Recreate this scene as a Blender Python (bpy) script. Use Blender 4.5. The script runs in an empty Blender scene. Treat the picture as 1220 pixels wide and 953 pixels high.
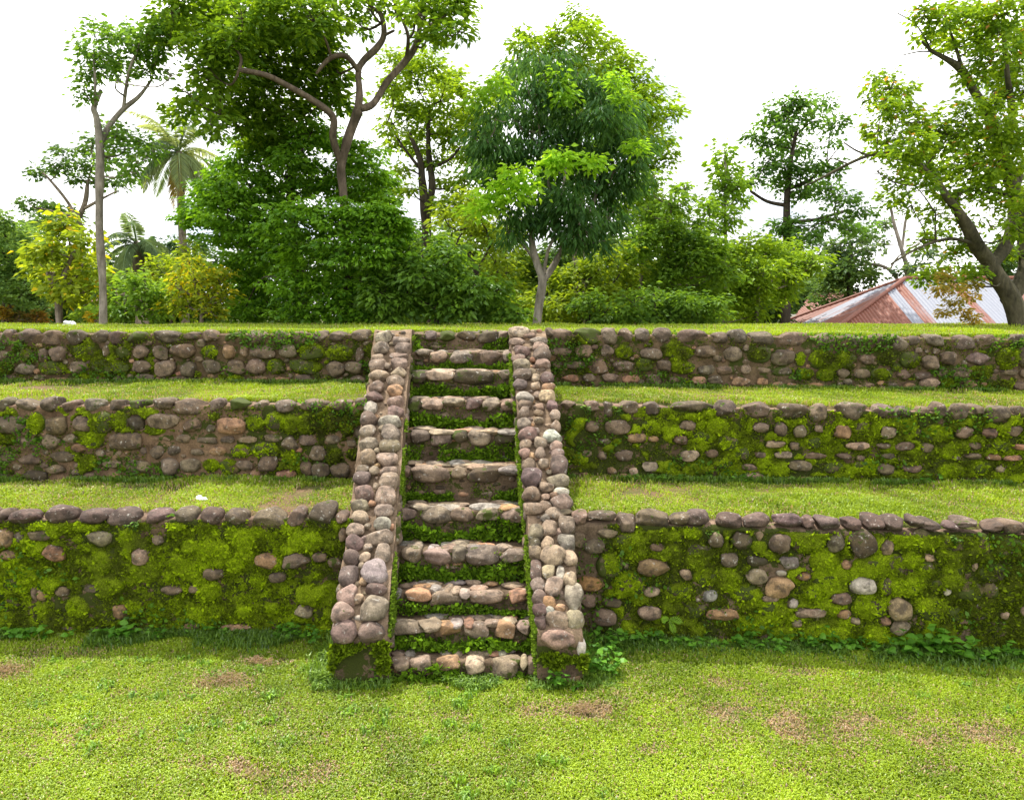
import bpy, math
import numpy as np
from mathutils import Vector

# ------------------------------------------------------------------ camera, sky, sun
SC = bpy.context.scene
COL = SC.collection
EYE = 3.0
FPX = 880.0
PITCH = math.atan2(101.5, FPX)
cam_d = bpy.data.cameras.new("camera")
cam_d.sensor_width = 36.0
cam_d.lens = 36.0 * FPX / 1220.0
cam_d.clip_start = 0.1
cam_d.clip_end = 3000
cam = bpy.data.objects.new("camera", cam_d)
COL.objects.link(cam)
cam.location = (0, 0, EYE)
cam.rotation_euler = (math.pi / 2 - PITCH, 0, 0)
SC.camera = cam

SUN = Vector((-0.25, 0.43, 1.0)).normalized()
world = bpy.data.worlds.new("World")
SC.world = world
world.use_nodes = True
wt = world.node_tree
wt.nodes.clear()
wo = wt.nodes.new('ShaderNodeOutputWorld')
bg = wt.nodes.new('ShaderNodeBackground')
bg.inputs['Strength'].default_value = 0.13
sky = wt.nodes.new('ShaderNodeTexSky')
sky.sky_type = 'NISHITA'
sky.sun_disc = False
sky.sun_elevation = math.asin(SUN.z)
sky.sun_rotation = math.atan2(SUN.x, SUN.y)
tc = wt.nodes.new('ShaderNodeTexCoord')
mp = wt.nodes.new('ShaderNodeMapping')
mp.inputs['Scale'].default_value = (1, 1, 2.6)
mp.inputs['Location'].default_value = (0.35, 0.1, 0.0)
nz = wt.nodes.new('ShaderNodeTexNoise')
nz.inputs['Scale'].default_value = 2.4
nz.inputs['Detail'].default_value = 6
cr = wt.nodes.new('ShaderNodeValToRGB')
cr.color_ramp.elements[0].position = 0.28
cr.color_ramp.elements[1].position = 0.44
mx = wt.nodes.new('ShaderNodeMixRGB')
cl = wt.nodes.new('ShaderNodeMixRGB')
cl.inputs[1].default_value = (5.2, 5.4, 5.6, 1)
cl.inputs[2].default_value = (12.5, 12.4, 12.2, 1)
nz2 = wt.nodes.new('ShaderNodeTexNoise')
nz2.inputs['Scale'].default_value = 5
nz2.inputs['Detail'].default_value = 7
L = wt.links.new
L(tc.outputs['Generated'], mp.inputs['Vector'])
L(mp.outputs['Vector'], nz.inputs['Vector'])
L(mp.outputs['Vector'], nz2.inputs['Vector'])
L(nz.outputs['Fac'], cr.inputs['Fac'])
L(cr.outputs['Color'], mx.inputs['Fac'])
cr2 = wt.nodes.new('ShaderNodeValToRGB')
cr2.color_ramp.elements[0].position = 0.36
cr2.color_ramp.elements[1].position = 0.60
L(nz2.outputs['Fac'], cr2.inputs['Fac'])
L(cr2.outputs['Color'], cl.inputs['Fac'])
L(sky.outputs['Color'], mx.inputs[1])
L(cl.outputs['Color'], mx.inputs[2])
L(mx.outputs['Color'], bg.inputs['Color'])
L(bg.outputs['Background'], wo.inputs['Surface'])

sun_d = bpy.data.lights.new("sun", 'SUN')
sun_d.energy = 4.3
sun_d.angle = math.radians(0.8)
sun_d.color = (1.0, 0.95, 0.86)
sun = bpy.data.objects.new("sun", sun_d)
COL.objects.link(sun)
sun.rotation_euler = SUN.to_track_quat('Z', 'Y').to_euler()
sun.location = (-10, 20, 40)

vs = SC.view_settings
vs.view_transform = 'Standard'
vs.look = 'None'
vs.exposure = 0.84
vs.gamma = 1
vs.use_curve_mapping = False
SC.cycles.max_bounces = 6
SC.cycles.diffuse_bounces = 3
SC.cycles.transmission_bounces = 4
SC.cycles.glossy_bounces = 1
SC.cycles.caustics_reflective = False
SC.cycles.caustics_refractive = False

RNG = np.random.default_rng(11)

# ------------------------------------------------------------------ picture geometry -> world
FW = np.array([0, math.cos(PITCH), -math.sin(PITCH)])
UPV = np.array([0, math.sin(PITCH), math.cos(PITCH)])
RT = np.array([1.0, 0, 0])
E = np.array([0, 0, EYE])


def ray(px, py):
    return FW + RT * ((px - 610.0) / FPX) + UPV * ((476.5 - py) / FPX)


def at(px, py, Y):
    d = ray(px, py)
    return E + d * (Y / d[1])


def onz(px, py, z):
    d = ray(px, py)
    return E + d * ((z - EYE) / d[2])


def onplane(px, py, p0, n):
    d = ray(px, py)
    return E + d * (np.dot(p0 - E, n) / np.dot(d, n))


# ------------------------------------------------------------------ mesh helpers
def mesh_obj(name, V, F, mat, parent=None, tint=None, smooth=True, midx=None):
    V = np.asarray(V, dtype=np.float32)
    F = np.asarray(F, dtype=np.int32)
    me = bpy.data.meshes.new(name)
    me.vertices.add(len(V))
    me.vertices.foreach_set('co', V.ravel())
    k = F.shape[1]
    me.loops.add(F.size)
    me.loops.foreach_set('vertex_index', F.ravel())
    me.polygons.add(len(F))
    me.polygons.foreach_set('loop_start', np.arange(0, F.size, k, dtype=np.int32))
    try:
        me.polygons.foreach_set('loop_total', np.full(len(F), k, dtype=np.int32))
    except Exception:
        pass
    me.polygons.foreach_set('use_smooth', np.full(len(F), smooth, dtype=bool))
    mats = mat if isinstance(mat, (list, tuple)) else [mat]
    for m in mats:
        me.materials.append(m)
    if midx is not None:
        me.polygons.foreach_set('material_index', np.asarray(midx, dtype=np.int32))
    if tint is not None:
        a = me.color_attributes.new('tint', 'FLOAT_COLOR', 'POINT')
        t = np.asarray(tint, dtype=np.float32)
        if t.shape[1] == 3:
            t = np.concatenate([t, np.ones((len(t), 1), dtype=np.float32)], 1)
        a.data.foreach_set('color', t.ravel())
    me.update(calc_edges=True)
    o = bpy.data.objects.new(name, me)
    COL.objects.link(o)
    if parent is not None:
        o.parent = parent
        o.matrix_parent_inverse = parent_inv(parent)
    return o


def parent_inv(p):
    from mathutils import Matrix
    if p.parent is not None:         # parts sit at the world origin under their moved empty
        return Matrix.Identity(4)
    return Matrix.Translation(p.location).inverted()


class Geo:
    def __init__(s):
        s.V = []; s.F = []; s.T = []; s.n = 0; s.M = []

    def add(s, V, F, T=None, mi=0):
        V = np.asarray(V, float); F = np.asarray(F, int)
        if len(V) == 0:
            return
        if F.shape[1] == 4:
            F = np.concatenate([F[:, [0, 1, 2]], F[:, [0, 2, 3]]])
        s.V.append(V); s.F.append(F + s.n); s.n += len(V)
        if T is None:
            T = (0.5, 0.5, 0.5, 1)
        T = np.asarray(T, float)
        if T.ndim == 1:
            T = np.tile(T, (len(V), 1))
        if T.shape[1] == 3:
            T = np.concatenate([T, np.ones((len(T), 1))], 1)
        s.T.append(T); s.M.append(np.full(len(F), mi))

    def build(s, name, mat, parent=None, smooth=True):
        if not s.V:
            return None
        return mesh_obj(name, np.concatenate(s.V), np.concatenate(s.F), mat, parent,
                        np.concatenate(s.T), smooth, np.concatenate(s.M))


def empty(name, loc, label, cat, group=None):
    o = bpy.data.objects.new(name, None)
    o.empty_display_size = 0.3
    COL.objects.link(o)
    o.location = tuple(float(v) for v in loc)
    o['label'] = label
    o['category'] = cat
    if group:
        o['group'] = group
    return o


def tag(o, label=None, cat=None, kind=None, group=None):
    if label: o['label'] = label
    if cat: o['category'] = cat
    if kind: o['kind'] = kind
    if group: o['group'] = group
    return o


_sn = {}
def sn(P, freq, seed=0, k=7):
    """smooth pseudo noise (-1..1) from a few random sinusoids"""
    P = np.asarray(P, float)
    key = (seed, P.shape[-1], k)
    if key not in _sn:
        r = np.random.default_rng(seed * 77 + 5)
        d = r.normal(size=(k, P.shape[-1]))
        d /= np.linalg.norm(d, axis=1)[:, None]
        _sn[key] = (d * r.uniform(0.6, 1.6, (k, 1)), r.uniform(0, 6.28, k))
    D, ph = _sn[key]
    return np.sin(P @ D.T * freq * 2.2 + ph).sum(-1) / (k ** 0.5) * 0.75


def fbm(P, freq, seed=0, o=4):
    a = 0; w = 1; t = 0
    for i in range(o):
        a = a + w * sn(P, freq * 2 ** i, seed + i * 13)
        t += w; w *= 0.55
    return a / t * 1.4


def grid(P):
    """P: (nu,nv,3) -> verts, quads"""
    nu, nv = P.shape[:2]
    i = np.arange(nu * nv).reshape(nu, nv)
    F = np.stack([i[:-1, :-1], i[1:, :-1], i[1:, 1:], i[:-1, 1:]], -1).reshape(-1, 4)
    return P.reshape(-1, 3), F


def ico(sub):
    t = (1 + 5 ** 0.5) / 2
    v = [(-1, t, 0), (1, t, 0), (-1, -t, 0), (1, -t, 0), (0, -1, t), (0, 1, t), (0, -1, -t), (0, 1, -t),
         (t, 0, -1), (t, 0, 1), (-t, 0, -1), (-t, 0, 1)]
    f = [(0, 11, 5), (0, 5, 1), (0, 1, 7), (0, 7, 10), (0, 10, 11), (1, 5, 9), (5, 11, 4), (11, 10, 2), (10, 7, 6),
         (7, 1, 8), (3, 9, 4), (3, 4, 2), (3, 2, 6), (3, 6, 8), (3, 8, 9), (4, 9, 5), (2, 4, 11), (6, 2, 10), (8, 6, 7), (9, 8, 1)]
    v = [np.array(a) / np.linalg.norm(a) for a in v]
    for _ in range(sub):
        c = {}; nf = []
        def mid(a, b):
            k = (min(a, b), max(a, b))
            if k not in c:
                m = v[a] + v[b]; v.append(m / np.linalg.norm(m)); c[k] = len(v) - 1
            return c[k]
        for a, b, d in f:
            ab, bd, da = mid(a, b), mid(b, d), mid(d, a)
            nf += [(a, ab, da), (b, bd, ab), (d, da, bd), (ab, bd, da)]
        f = nf
    return np.array(v), np.array(f)


ICO = {2: ico(2), 3: ico(3)}


def stone(geo, C, U, Vv, N, ru, rv, rn, tint, rng, sub=None, box=None, rough=1.0, mi=0):
    """one rounded river cobble: squarish superellipsoid with lumps, flats and chips"""
    if sub is None:
        sub = 3 if max(ru, rv) > 0.085 else 2
    S, F = ICO[sub]
    e = box if box else rng.uniform(2.15, 3.0)
    q = np.abs(S) ** e
    r = 1.0 / (q.sum(1) ** (1 / e))
    P = S * r[:, None]
    off = rng.uniform(0, 50, 3)
    P = P * (1 + rough * (0.14 * sn(P + off, 0.8, 3) + 0.065 * sn(P + off, 2.0, 4) + 0.03 * sn(P + off, 5, 5)))[:, None]
    for _ in range(5):                       # worn flats
        d = rng.normal(size=3); d /= np.linalg.norm(d)
        h = rng.uniform(0.66, 0.92)
        ex = np.maximum(P @ d - h, 0)
        P = P - ex[:, None] * d * 0.8
    a = rng.uniform(-0.16, 0.16)
    P = np.stack([P[:, 0] * math.cos(a) - P[:, 1] * math.sin(a), P[:, 0] * math.sin(a) + P[:, 1] * math.cos(a), P[:, 2]], 1)
    W = C + P[:, :1] * ru * U + P[:, 1:2] * rv * Vv + P[:, 2:] * rn * N
    geo.add(W, F, tint, mi)


def tube(path, rad, n=8, rng=None, wob=0.0):
    path = np.asarray(path, float); rad = np.asarray(rad, float)
    m = len(path)
    # Catmull resample
    ts = np.linspace(0, m - 1, (m - 1) * 5 + 1)
    Q = []; R = []
    for t in ts:
        i = min(int(t), m - 2); u = t - i
        p0 = path[max(i - 1, 0)]; p1 = path[i]; p2 = path[i + 1]; p3 = path[min(i + 2, m - 1)]
        Q.append(0.5 * (2 * p1 + (p2 - p0) * u + (2 * p0 - 5 * p1 + 4 * p2 - p3) * u * u + (3 * p1 - p0 - 3 * p2 + p3) * u ** 3))
        R.append(rad[i] * (1 - u) + rad[i + 1] * u)
    Q = np.array(Q); R = np.array(R)
    if wob:
        Q = Q + np.stack([sn(Q, 0.8, 31), sn(Q, 0.8, 32), 0 * Q[:, 0]], 1) * wob * np.minimum(1, np.arange(len(Q)) / 4)[:, None]
    T = np.gradient(Q, axis=0)
    T /= np.linalg.norm(T, axis=1)[:, None] + 1e-9
    A = np.cross(T, np.array([0.31, 0.9, 0.12])); A /= np.linalg.norm(A, axis=1)[:, None] + 1e-9
    B = np.cross(T, A)
    th = np.linspace(0, 2 * math.pi, n, endpoint=False)
    P = Q[:, None, :] + (A[:, None, :] * np.cos(th)[None, :, None] + B[:, None, :] * np.sin(th)[None, :, None]) * R[:, None, None]
    P = P + (sn(P, 2.5, 41) * 0.12)[..., None] * R[:, None, None] * (P - Q[:, None, :]) / (R[:, None, None] + 1e-6)
    k = len(Q)
    i = np.arange(k * n).reshape(k, n)
    j = np.roll(i, -1, axis=1)
    F = np.stack([i[:-1], j[:-1], j[1:], i[1:]], -1).reshape(-1, 4)
    V = P.reshape(-1, 3)
    tip = len(V)
    V = np.concatenate([V, Q[-1:] + T[-1:] * R[-1]])
    F2 = np.stack([i[-1], j[-1], np.full(n, tip), np.full(n, tip)], -1)
    return V, np.concatenate([F, F2])


# ------------------------------------------------------------------ materials
def new_mat(name):
    m = bpy.data.materials.new(name)
    m.use_nodes = True
    nt = m.node_tree
    nt.nodes.clear()
    out = nt.nodes.new('ShaderNodeOutputMaterial')
    return m, nt, out


def N(nt, t, **kw):
    n = nt.nodes.new(t)
    for k, v in kw.items():
        if k in ('operation', 'blend_type', 'layer_name', 'attribute_name', 'feature', 'data_type'):
            setattr(n, k, v)
        else:
            n.inputs[k].default_value = v
    return n


def noise(nt, scale, detail=4, rough=0.55, vec=None):
    n = N(nt, 'ShaderNodeTexNoise', Scale=scale, Detail=detail, Roughness=rough)
    if vec is not None:
        nt.links.new(vec, n.inputs['Vector'])
    return n


def ramp(nt, src, a, b, ca=(0, 0, 0, 1), cb=(1, 1, 1, 1)):
    r = nt.nodes.new('ShaderNodeValToRGB')
    r.color_ramp.elements[0].position = a
    r.color_ramp.elements[1].position = b
    r.color_ramp.elements[0].color = ca
    r.color_ramp.elements[1].color = cb
    nt.links.new(src, r.inputs['Fac'])
    return r.outputs['Color']


def mix(nt, fac, a, b, bt='MIX'):
    m = nt.nodes.new('ShaderNodeMixRGB')
    m.blend_type = bt
    for s, i in ((fac, 0), (a, 1), (b, 2)):
        if hasattr(s, 'links'):
            nt.links.new(s, m.inputs[i])
        else:
            m.inputs[i].default_value = s if i == 0 else (*s, 1)
    return m.outputs['Color']


def bump(nt, h, strength, dist):
    b = nt.nodes.new('ShaderNodeBump')
    b.inputs['Strength'].default_value = strength
    b.inputs['Distance'].default_value = dist
    nt.links.new(h, b.inputs['Height'])
    return b.outputs['Normal']


def finish(nt, out, col, rough, nrm=None, spec=0.3, metal=0.0):
    p = nt.nodes.new('ShaderNodeBsdfPrincipled')
    if hasattr(col, 'links'): nt.links.new(col, p.inputs['Base Color'])
    else: p.inputs['Base Color'].default_value = (*col, 1)
    if hasattr(rough, 'links'): nt.links.new(rough, p.inputs['Roughness'])
    else: p.inputs['Roughness'].default_value = rough
    p.inputs['Specular IOR Level'].default_value = spec
    p.inputs['Metallic'].default_value = metal
    if nrm is not None: nt.links.new(nrm, p.inputs['Normal'])
    nt.links.new(p.outputs[0], out.inputs['Surface'])


def mat_stone():
    m, nt, out = new_mat('river_stone')
    geo = nt.nodes.new('ShaderNodeNewGeometry')
    pos = geo.outputs['Position']
    at_ = N(nt, 'ShaderNodeAttribute', attribute_name='tint')
    n1 = noise(nt, 9, 5, 0.6, pos)
    n2 = noise(nt, 70, 4, 0.7, pos)
    n3 = noise(nt, 22, 6, 0.65, pos)
    c = mix(nt, 1.0, at_.outputs['Color'], ramp(nt, n1.outputs['Fac'], 0.3, 0.7, (0.50, 0.48, 0.48, 1), (1.4, 1.4, 1.36, 1)), 'MULTIPLY')
    c = mix(nt, 1.0, c, ramp(nt, n2.outputs['Fac'], 0.35, 0.65, (0.72, 0.72, 0.72, 1), (1.25, 1.22, 1.2, 1)), 'MULTIPLY')
    # pale lichen specks and dark stains
    c = mix(nt, ramp(nt, n3.outputs['Fac'], 0.60, 0.68, cb=(0.7, 0.7, 0.7, 1)), c, (0.46, 0.43, 0.38))
    n5 = noise(nt, 13, 5, 0.6, pos)
    c = mix(nt, ramp(nt, n5.outputs['Fac'], 0.50, 0.64, cb=(0.7, 0.7, 0.7, 1)), c, (0.045, 0.035, 0.028))
    # moss film growing on the stone, amount stored per stone in alpha
    n4 = noise(nt, 7, 6, 0.65, pos)
    n6 = noise(nt, 150, 3, 0.6, pos)
    mg = mix(nt, n6.outputs['Fac'], (0.025, 0.030, 0.008), (0.075, 0.10, 0.012))
    ad = N(nt, 'ShaderNodeMath', operation='ADD')
    nt.links.new(n4.outputs['Fac'], ad.inputs[0]); nt.links.new(at_.outputs['Alpha'], ad.inputs[1])
    c = mix(nt, ramp(nt, ad.outputs[0], 0.98, 1.1), c, mg)
    h = mix(nt, 0.5, n2.outputs['Fac'], n3.outputs['Fac'])
    finish(nt, out, c, 0.85, bump(nt, h, 0.7, 0.02), 0.25)
    return m


def mat_mortar():
    m, nt, out = new_mat('mortar')
    geo = nt.nodes.new('ShaderNodeNewGeometry')
    pos = geo.outputs['Position']
    n1 = noise(nt, 6, 6, 0.65, pos)
    n2 = noise(nt, 60, 5, 0.7, pos)
    at_ = N(nt, 'ShaderNodeAttribute', attribute_name='tint')
    c = mix(nt, 1.0, at_.outputs['Color'], ramp(nt, n1.outputs['Fac'], 0.3, 0.7, (0.35, 0.33, 0.3, 1), (1.15, 1.1, 1.05, 1)), 'MULTIPLY')
    c = mix(nt, 1.0, c, ramp(nt, n2.outputs['Fac'], 0.3, 0.7, (0.6, 0.6, 0.6, 1), (1.3, 1.3, 1.3, 1)), 'MULTIPLY')
    n4 = noise(nt, 5, 6, 0.7, pos)
    n6 = noise(nt, 120, 3, 0.6, pos)
    mg = mix(nt, n6.outputs['Fac'], (0.022, 0.026, 0.009), (0.065, 0.080, 0.012))
    ad = N(nt, 'ShaderNodeMath', operation='ADD')
    nt.links.new(n4.outputs['Fac'], ad.inputs[0]); nt.links.new(at_.outputs['Alpha'], ad.inputs[1])
    c = mix(nt, ramp(nt, ad.outputs[0], 0.98, 1.1), c, mg)
    h = mix(nt, 0.6, n2.outputs['Fac'], n1.outputs['Fac'])
    finish(nt, out, c, 0.95, bump(nt, h, 0.8, 0.03), 0.15)
    return m


def mat_leaf(name, trans=0.4, gloss=0.06, tm=(1.5, 1.35, 0.6), rough=0.45):
    m, nt, out = new_mat(name)
    at_ = N(nt, 'ShaderNodeAttribute', attribute_name='tint')
    d = nt.nodes.new('ShaderNodeBsdfDiffuse')
    t = nt.nodes.new('ShaderNodeBsdfTranslucent')
    g = N(nt, 'ShaderNodeBsdfGlossy', Roughness=rough)
    g.inputs['Color'].default_value = (0.9, 0.95, 1, 1)
    nt.links.new(at_.outputs['Color'], d.inputs['Color'])
    nt.links.new(mix(nt, 1.0, at_.outputs['Color'], tm, 'MULTIPLY'), t.inputs['Color'])
    a = nt.nodes.new('ShaderNodeMixShader'); a.inputs[0].default_value = trans
    nt.links.new(d.outputs[0], a.inputs[1]); nt.links.new(t.outputs[0], a.inputs[2])
    b = nt.nodes.new('ShaderNodeMixShader'); b.inputs[0].default_value = gloss
    nt.links.new(a.outputs[0], b.inputs[1]); nt.links.new(g.outputs[0], b.inputs[2])
    nt.links.new(b.outputs[0], out.inputs['Surface'])
    return m


def mat_moss():
    m, nt, out = new_mat('moss')
    geo = nt.nodes.new('ShaderNodeNewGeometry')
    at_ = N(nt, 'ShaderNodeAttribute', attribute_name='tint')
    n2 = noise(nt, 110, 4, 0.7, geo.outputs['Position'])
    c = mix(nt, 1.0, at_.outputs['Color'], ramp(nt, n2.outputs['Fac'], 0.35, 0.65, (0.35, 0.35, 0.35, 1), (1.5, 1.5, 1.4, 1)), 'MULTIPLY')
    finish(nt, out, c, 0.95, bump(nt, n2.outputs['Fac'], 1.0, 0.03), 0.1)
    return m


def mat_bark(name, c1, c2):
    m, nt, out = new_mat(name)
    geo = nt.nodes.new('ShaderNodeNewGeometry')
    mpn = N(nt, 'ShaderNodeMapping'); mpn.inputs['Scale'].default_value = (1, 1, 0.25)
    nt.links.new(geo.outputs['Position'], mpn.inputs['Vector'])
    n1 = noise(nt, 14, 6, 0.65, mpn.outputs[0])
    n2 = noise(nt, 2.2, 4, 0.6, geo.outputs['Position'])
    c = mix(nt, ramp(nt, n1.outputs['Fac'], 0.3, 0.7), c1, c2)
    c = mix(nt, 1.0, c, ramp(nt, n2.outputs['Fac'], 0.35, 0.65, (0.6, 0.62, 0.55, 1), (1.25, 1.25, 1.25, 1)), 'MULTIPLY')
    finish(nt, out, c, 0.9, bump(nt, n1.outputs['Fac'], 0.8, 0.05), 0.2)
    return m


def mat_ground(name, green=(0.075, 0.115, 0.02), brown=(0.13, 0.085, 0.05), bias=0.5):
    m, nt, out = new_mat(name)
    geo = nt.nodes.new('ShaderNodeNewGeometry')
    pos = geo.outputs['Position']
    n1 = noise(nt, 1.6, 6, 0.65, pos)
    n2 = noise(nt, 45, 5, 0.7, pos)
    c = mix(nt, ramp(nt, n1.outputs['Fac'], bias - 0.06, bias + 0.12), green, brown)
    c = mix(nt, 1.0, c, ramp(nt, n2.outputs['Fac'], 0.3, 0.7, (0.5, 0.5, 0.5, 1), (1.4, 1.4, 1.4, 1)), 'MULTIPLY')
    finish(nt, out, c, 0.95, bump(nt, n2.outputs['Fac'], 0.8, 0.03), 0.1)
    return m


def mat_roof():
    m, nt, out = new_mat('corrugated_metal')
    geo = nt.nodes.new('ShaderNodeNewGeometry')
    pos = geo.outputs['Position']
    at_ = N(nt, 'ShaderNodeAttribute', attribute_name='tint')      # r: across, g: along the slope, b: rust amount
    sep = nt.nodes.new('ShaderNodeSeparateColor')
    nt.links.new(at_.outputs['Color'], sep.inputs[0])
    cmb = nt.nodes.new('ShaderNodeCombineXYZ')
    ml = N(nt, 'ShaderNodeMath', operation='MULTIPLY'); ml.inputs[1].default_value = 0.22
    nt.links.new(sep.outputs[1], ml.inputs[0])
    nt.links.new(sep.outputs[0], cmb.inputs[0]); nt.links.new(ml.outputs[0], cmb.inputs[1])
    n1 = noise(nt, 2.6, 7, 0.7, cmb.outputs[0])
    n2 = noise(nt, 9, 5, 0.65, pos)
    ad = N(nt, 'ShaderNodeMath', operation='ADD')
    nt.links.new(n1.outputs['Fac'], ad.inputs[0]); nt.links.new(sep.outputs[2], ad.inputs[1])
    rust = mix(nt, n2.outputs['Fac'], (0.10, 0.035, 0.025), (0.26, 0.095, 0.06))
    zinc = mix(nt, n2.outputs['Fac'], (0.17, 0.18, 0.225), (0.25, 0.265, 0.31))
    c = mix(nt, ramp(nt, ad.outputs[0], 0.72, 0.98), zinc, rust)
    finish(nt, out, c, 0.6, bump(nt, n2.outputs['Fac'], 0.15, 0.02), 0.3, 0.0)
    return m


def mat_plain(name, c1, c2, scale=8, rough=0.8):
    m, nt, out = new_mat(name)
    geo = nt.nodes.new('ShaderNodeNewGeometry')
    n1 = noise(nt, scale, 5, 0.6, geo.outputs['Position'])
    finish(nt, out, mix(nt, n1.outputs['Fac'], c1, c2), rough, bump(nt, n1.outputs['Fac'], 0.3, 0.02), 0.2)
    return m


M_STONE = mat_stone(); M_MORTAR = mat_mortar(); M_MOSS = mat_moss()
M_LEAF = mat_leaf('leaves', 0.50, 0.012)
M_LEAFD = mat_leaf('glossy_leaves', 0.42, 0.02)
M_TUFT = mat_leaf('moss_tufts', 0.3, 0.0, (1.2, 1.2, 0.6))
M_GRASS = mat_leaf('grass_blades', 0.4, 0.03, (1.3, 1.25, 0.6))
M_BARK = mat_bark('bark', (0.10, 0.075, 0.055), (0.30, 0.25, 0.20))
M_BARKG = mat_bark('pale_bark', (0.14, 0.12, 0.10), (0.34, 0.30, 0.26))
M_BARKM = mat_bark('mossy_bark', (0.04, 0.036, 0.024), (0.13, 0.115, 0.07))
M_BARKD = mat_bark('dark_bark', (0.03, 0.022, 0.018), (0.10, 0.08, 0.06))
M_BARKB = mat_bark('brown_bark', (0.055, 0.040, 0.030), (0.17, 0.13, 0.095))
M_LAWN = mat_ground('lawn_soil')
M_TERR = mat_ground('terrace_soil', (0.08, 0.11, 0.02), (0.17, 0.11, 0.065), 0.47)
M_ROOF = mat_roof()
M_WHITE = mat_plain('white_plastic', (0.75, 0.78, 0.82), (0.85, 0.86, 0.88), 20, 0.4)
M_PLASTER = mat_plain('pale_plaster', (0.42, 0.40, 0.37), (0.55, 0.52, 0.48), 3, 0.9)
M_DARK = mat_plain('dark_opening', (0.02, 0.02, 0.022), (0.04, 0.04, 0.04), 3, 0.7)
M_WOOD = mat_plain('old_wood', (0.14, 0.09, 0.06), (0.25, 0.18, 0.12), 12, 0.85)

# ------------------------------------------------------------------ the platform: wall planes read off the photograph
Z1, Z2L, Z2R = 1.135, 2.05, 1.99


def wallline(pA, pB, z0):
    """front foot line through two picture points lying at height z0"""
    A = onz(pA[0], pA[1], z0[0]); B = onz(pB[0], pB[1], z0[1])
    return A, B


class Wall:
    """vertical wall plane, foot line A->B (x rising), base and top heights linear along it"""
    def __init__(s, A, B, zt, ext=None):
        s.A, s.B = np.array(A, float), np.array(B, float)
        s.zt = zt
        d = s.B - s.A; d[2] = 0
        s.len = np.linalg.norm(d)
        s.u = d / s.len
        s.n = np.array([s.u[1], -s.u[0], 0.0])          # towards the camera
        s.ext = ext

    def par(s, P):
        return (P - s.A) @ s.u / s.len

    def zb(s, t):
        return s.A[2] + (s.B[2] - s.A[2]) * t

    def ztop(s, t):
        return s.zt[0] + (s.zt[1] - s.zt[0]) * t

    def P(s, t, z, out=0.0):
        t = np.asarray(t, float)
        b = s.A[None] + (s.B - s.A)[None] * t.reshape(-1, 1)
        b = b + s.n[None] * np.asarray(out, float).reshape(-1, 1)
        b[:, 2] = z
        return b


def mkwall(pA, pB, zA, zB, topA, topB):
    A = onz(*pA, zA); B = onz(*pB, zB)
    tA = at(pA[0], topA, A[1])[2]; tB = at(pB[0], topB, B[1])[2]
    return Wall(A, B, (tA, tB))


W = {}
W['L1'] = mkwall((0, 754), (400, 757), 0, 0, 613, 611)
W['R1'] = mkwall((690, 760), (1220, 779), 0, 0, 616, 631)
zl, zr = W['L1'].zt, W['R1'].zt
W['L2'] = mkwall((0, 572), (432, 572), zl[0], zl[1], 478, 477)
W['R2'] = mkwall((675, 569), (1220, 577), zr[0], zr[1], 477, 488)
zl2, zr2 = W['L2'].zt, W['R2'].zt
W['L3'] = mkwall((0, 456), (447, 457), zl2[0], zl2[1], 393.5, 394)
W['R3'] = mkwall((650, 460), (1220, 467), zr2[0], zr2[1], 394, 400)
for k, w in W.items():
    print(k, w.A.round(2), w.B.round(2), np.round(w.zt, 2))

# extension beyond the frame (parameter range of each wall) and under the balustrades
for k, w in W.items():
    e = 1.6 / w.len
    if k[0] == 'L':
        w.t0, w.t1 = -e, 1 + 0.25 / w.len
    else:
        w.t0, w.t1 = -0.25 / w.len, 1 + e

# ------------------------------------------------------------------ stairs geometry
BS = {}     # balustrades: left & right edges as two poly points (front foot, top)
def bal(pl, pr, tl, tr):
    Y0, Yt = 5.76, 9.10
    zf, zt_ = 0.46, 2.84
    a = at(pl, 756, Y0)[0]; b = at(pr, 756, Y0)[0]
    c = at(tl, 396, Yt)[0]; d = at(tr, 396, Yt)[0]
    return dict(Y0=Y0, Yt=Yt, zf=zf, zt=zt_, xl=(a, c), xr=(b, d))
BS['L'] = bal(397, 461, 446, 491)
BS['R'] = bal(641, 695, 607, 650)


def slope_z(Y):
    b = BS['L']
    return b['zf'] + (b['zt'] - b['zf']) * (Y - b['Y0']) / (b['Yt'] - b['Y0'])


SP0 = np.array([0, BS['L']['Y0'], BS['L']['zf']])
sv = np.array([0, BS['L']['Yt'] - BS['L']['Y0'], BS['L']['zt'] - BS['L']['zf']]); sv /= np.linalg.norm(sv)
SNRM = np.array([0, -sv[2], sv[1]])

# step nosing rows: picture y of the top of each nosing -> place on a slope just under the balustrades
stepY = []
rows_y = [787, 744, 706, 656, 607, 558, 515, 477, 443, 419, 396]
q0 = np.array([0, 5.87, 0.14]); q1 = np.array([0, 9.20, 2.77])
dq = (q1 - q0) / np.linalg.norm(q1 - q0)
qn = np.array([0, -dq[2], dq[1]])
for y in rows_y:
    p = onplane(550, y, q0, qn)
    stepY.append((p[1], p[2]))
print('steps', np.round(stepY, 2))


def bx(side, which, Y):
    b = BS[side]; e = b['xl'] if which == 'l' else b['xr']
    t = (Y - b['Y0']) / (b['Yt'] - b['Y0'])
    return e[0] + (e[1] - e[0]) * t


for k, w in W.items():          # every wall runs into the middle of its ramp
    sd = k[0]
    for _ in range(3):
        t = w.t1 if sd == 'L' else w.t0
        y = w.A[1] + (w.B[1] - w.A[1]) * t
        xm = bx(sd, 'l', y) + 0.05 if sd == 'L' else bx(sd, 'r', y) - 0.05
        t = (xm - w.A[0]) / (w.B[0] - w.A[0])
        if sd == 'L': w.t1 = t
        else: w.t0 = t

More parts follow.
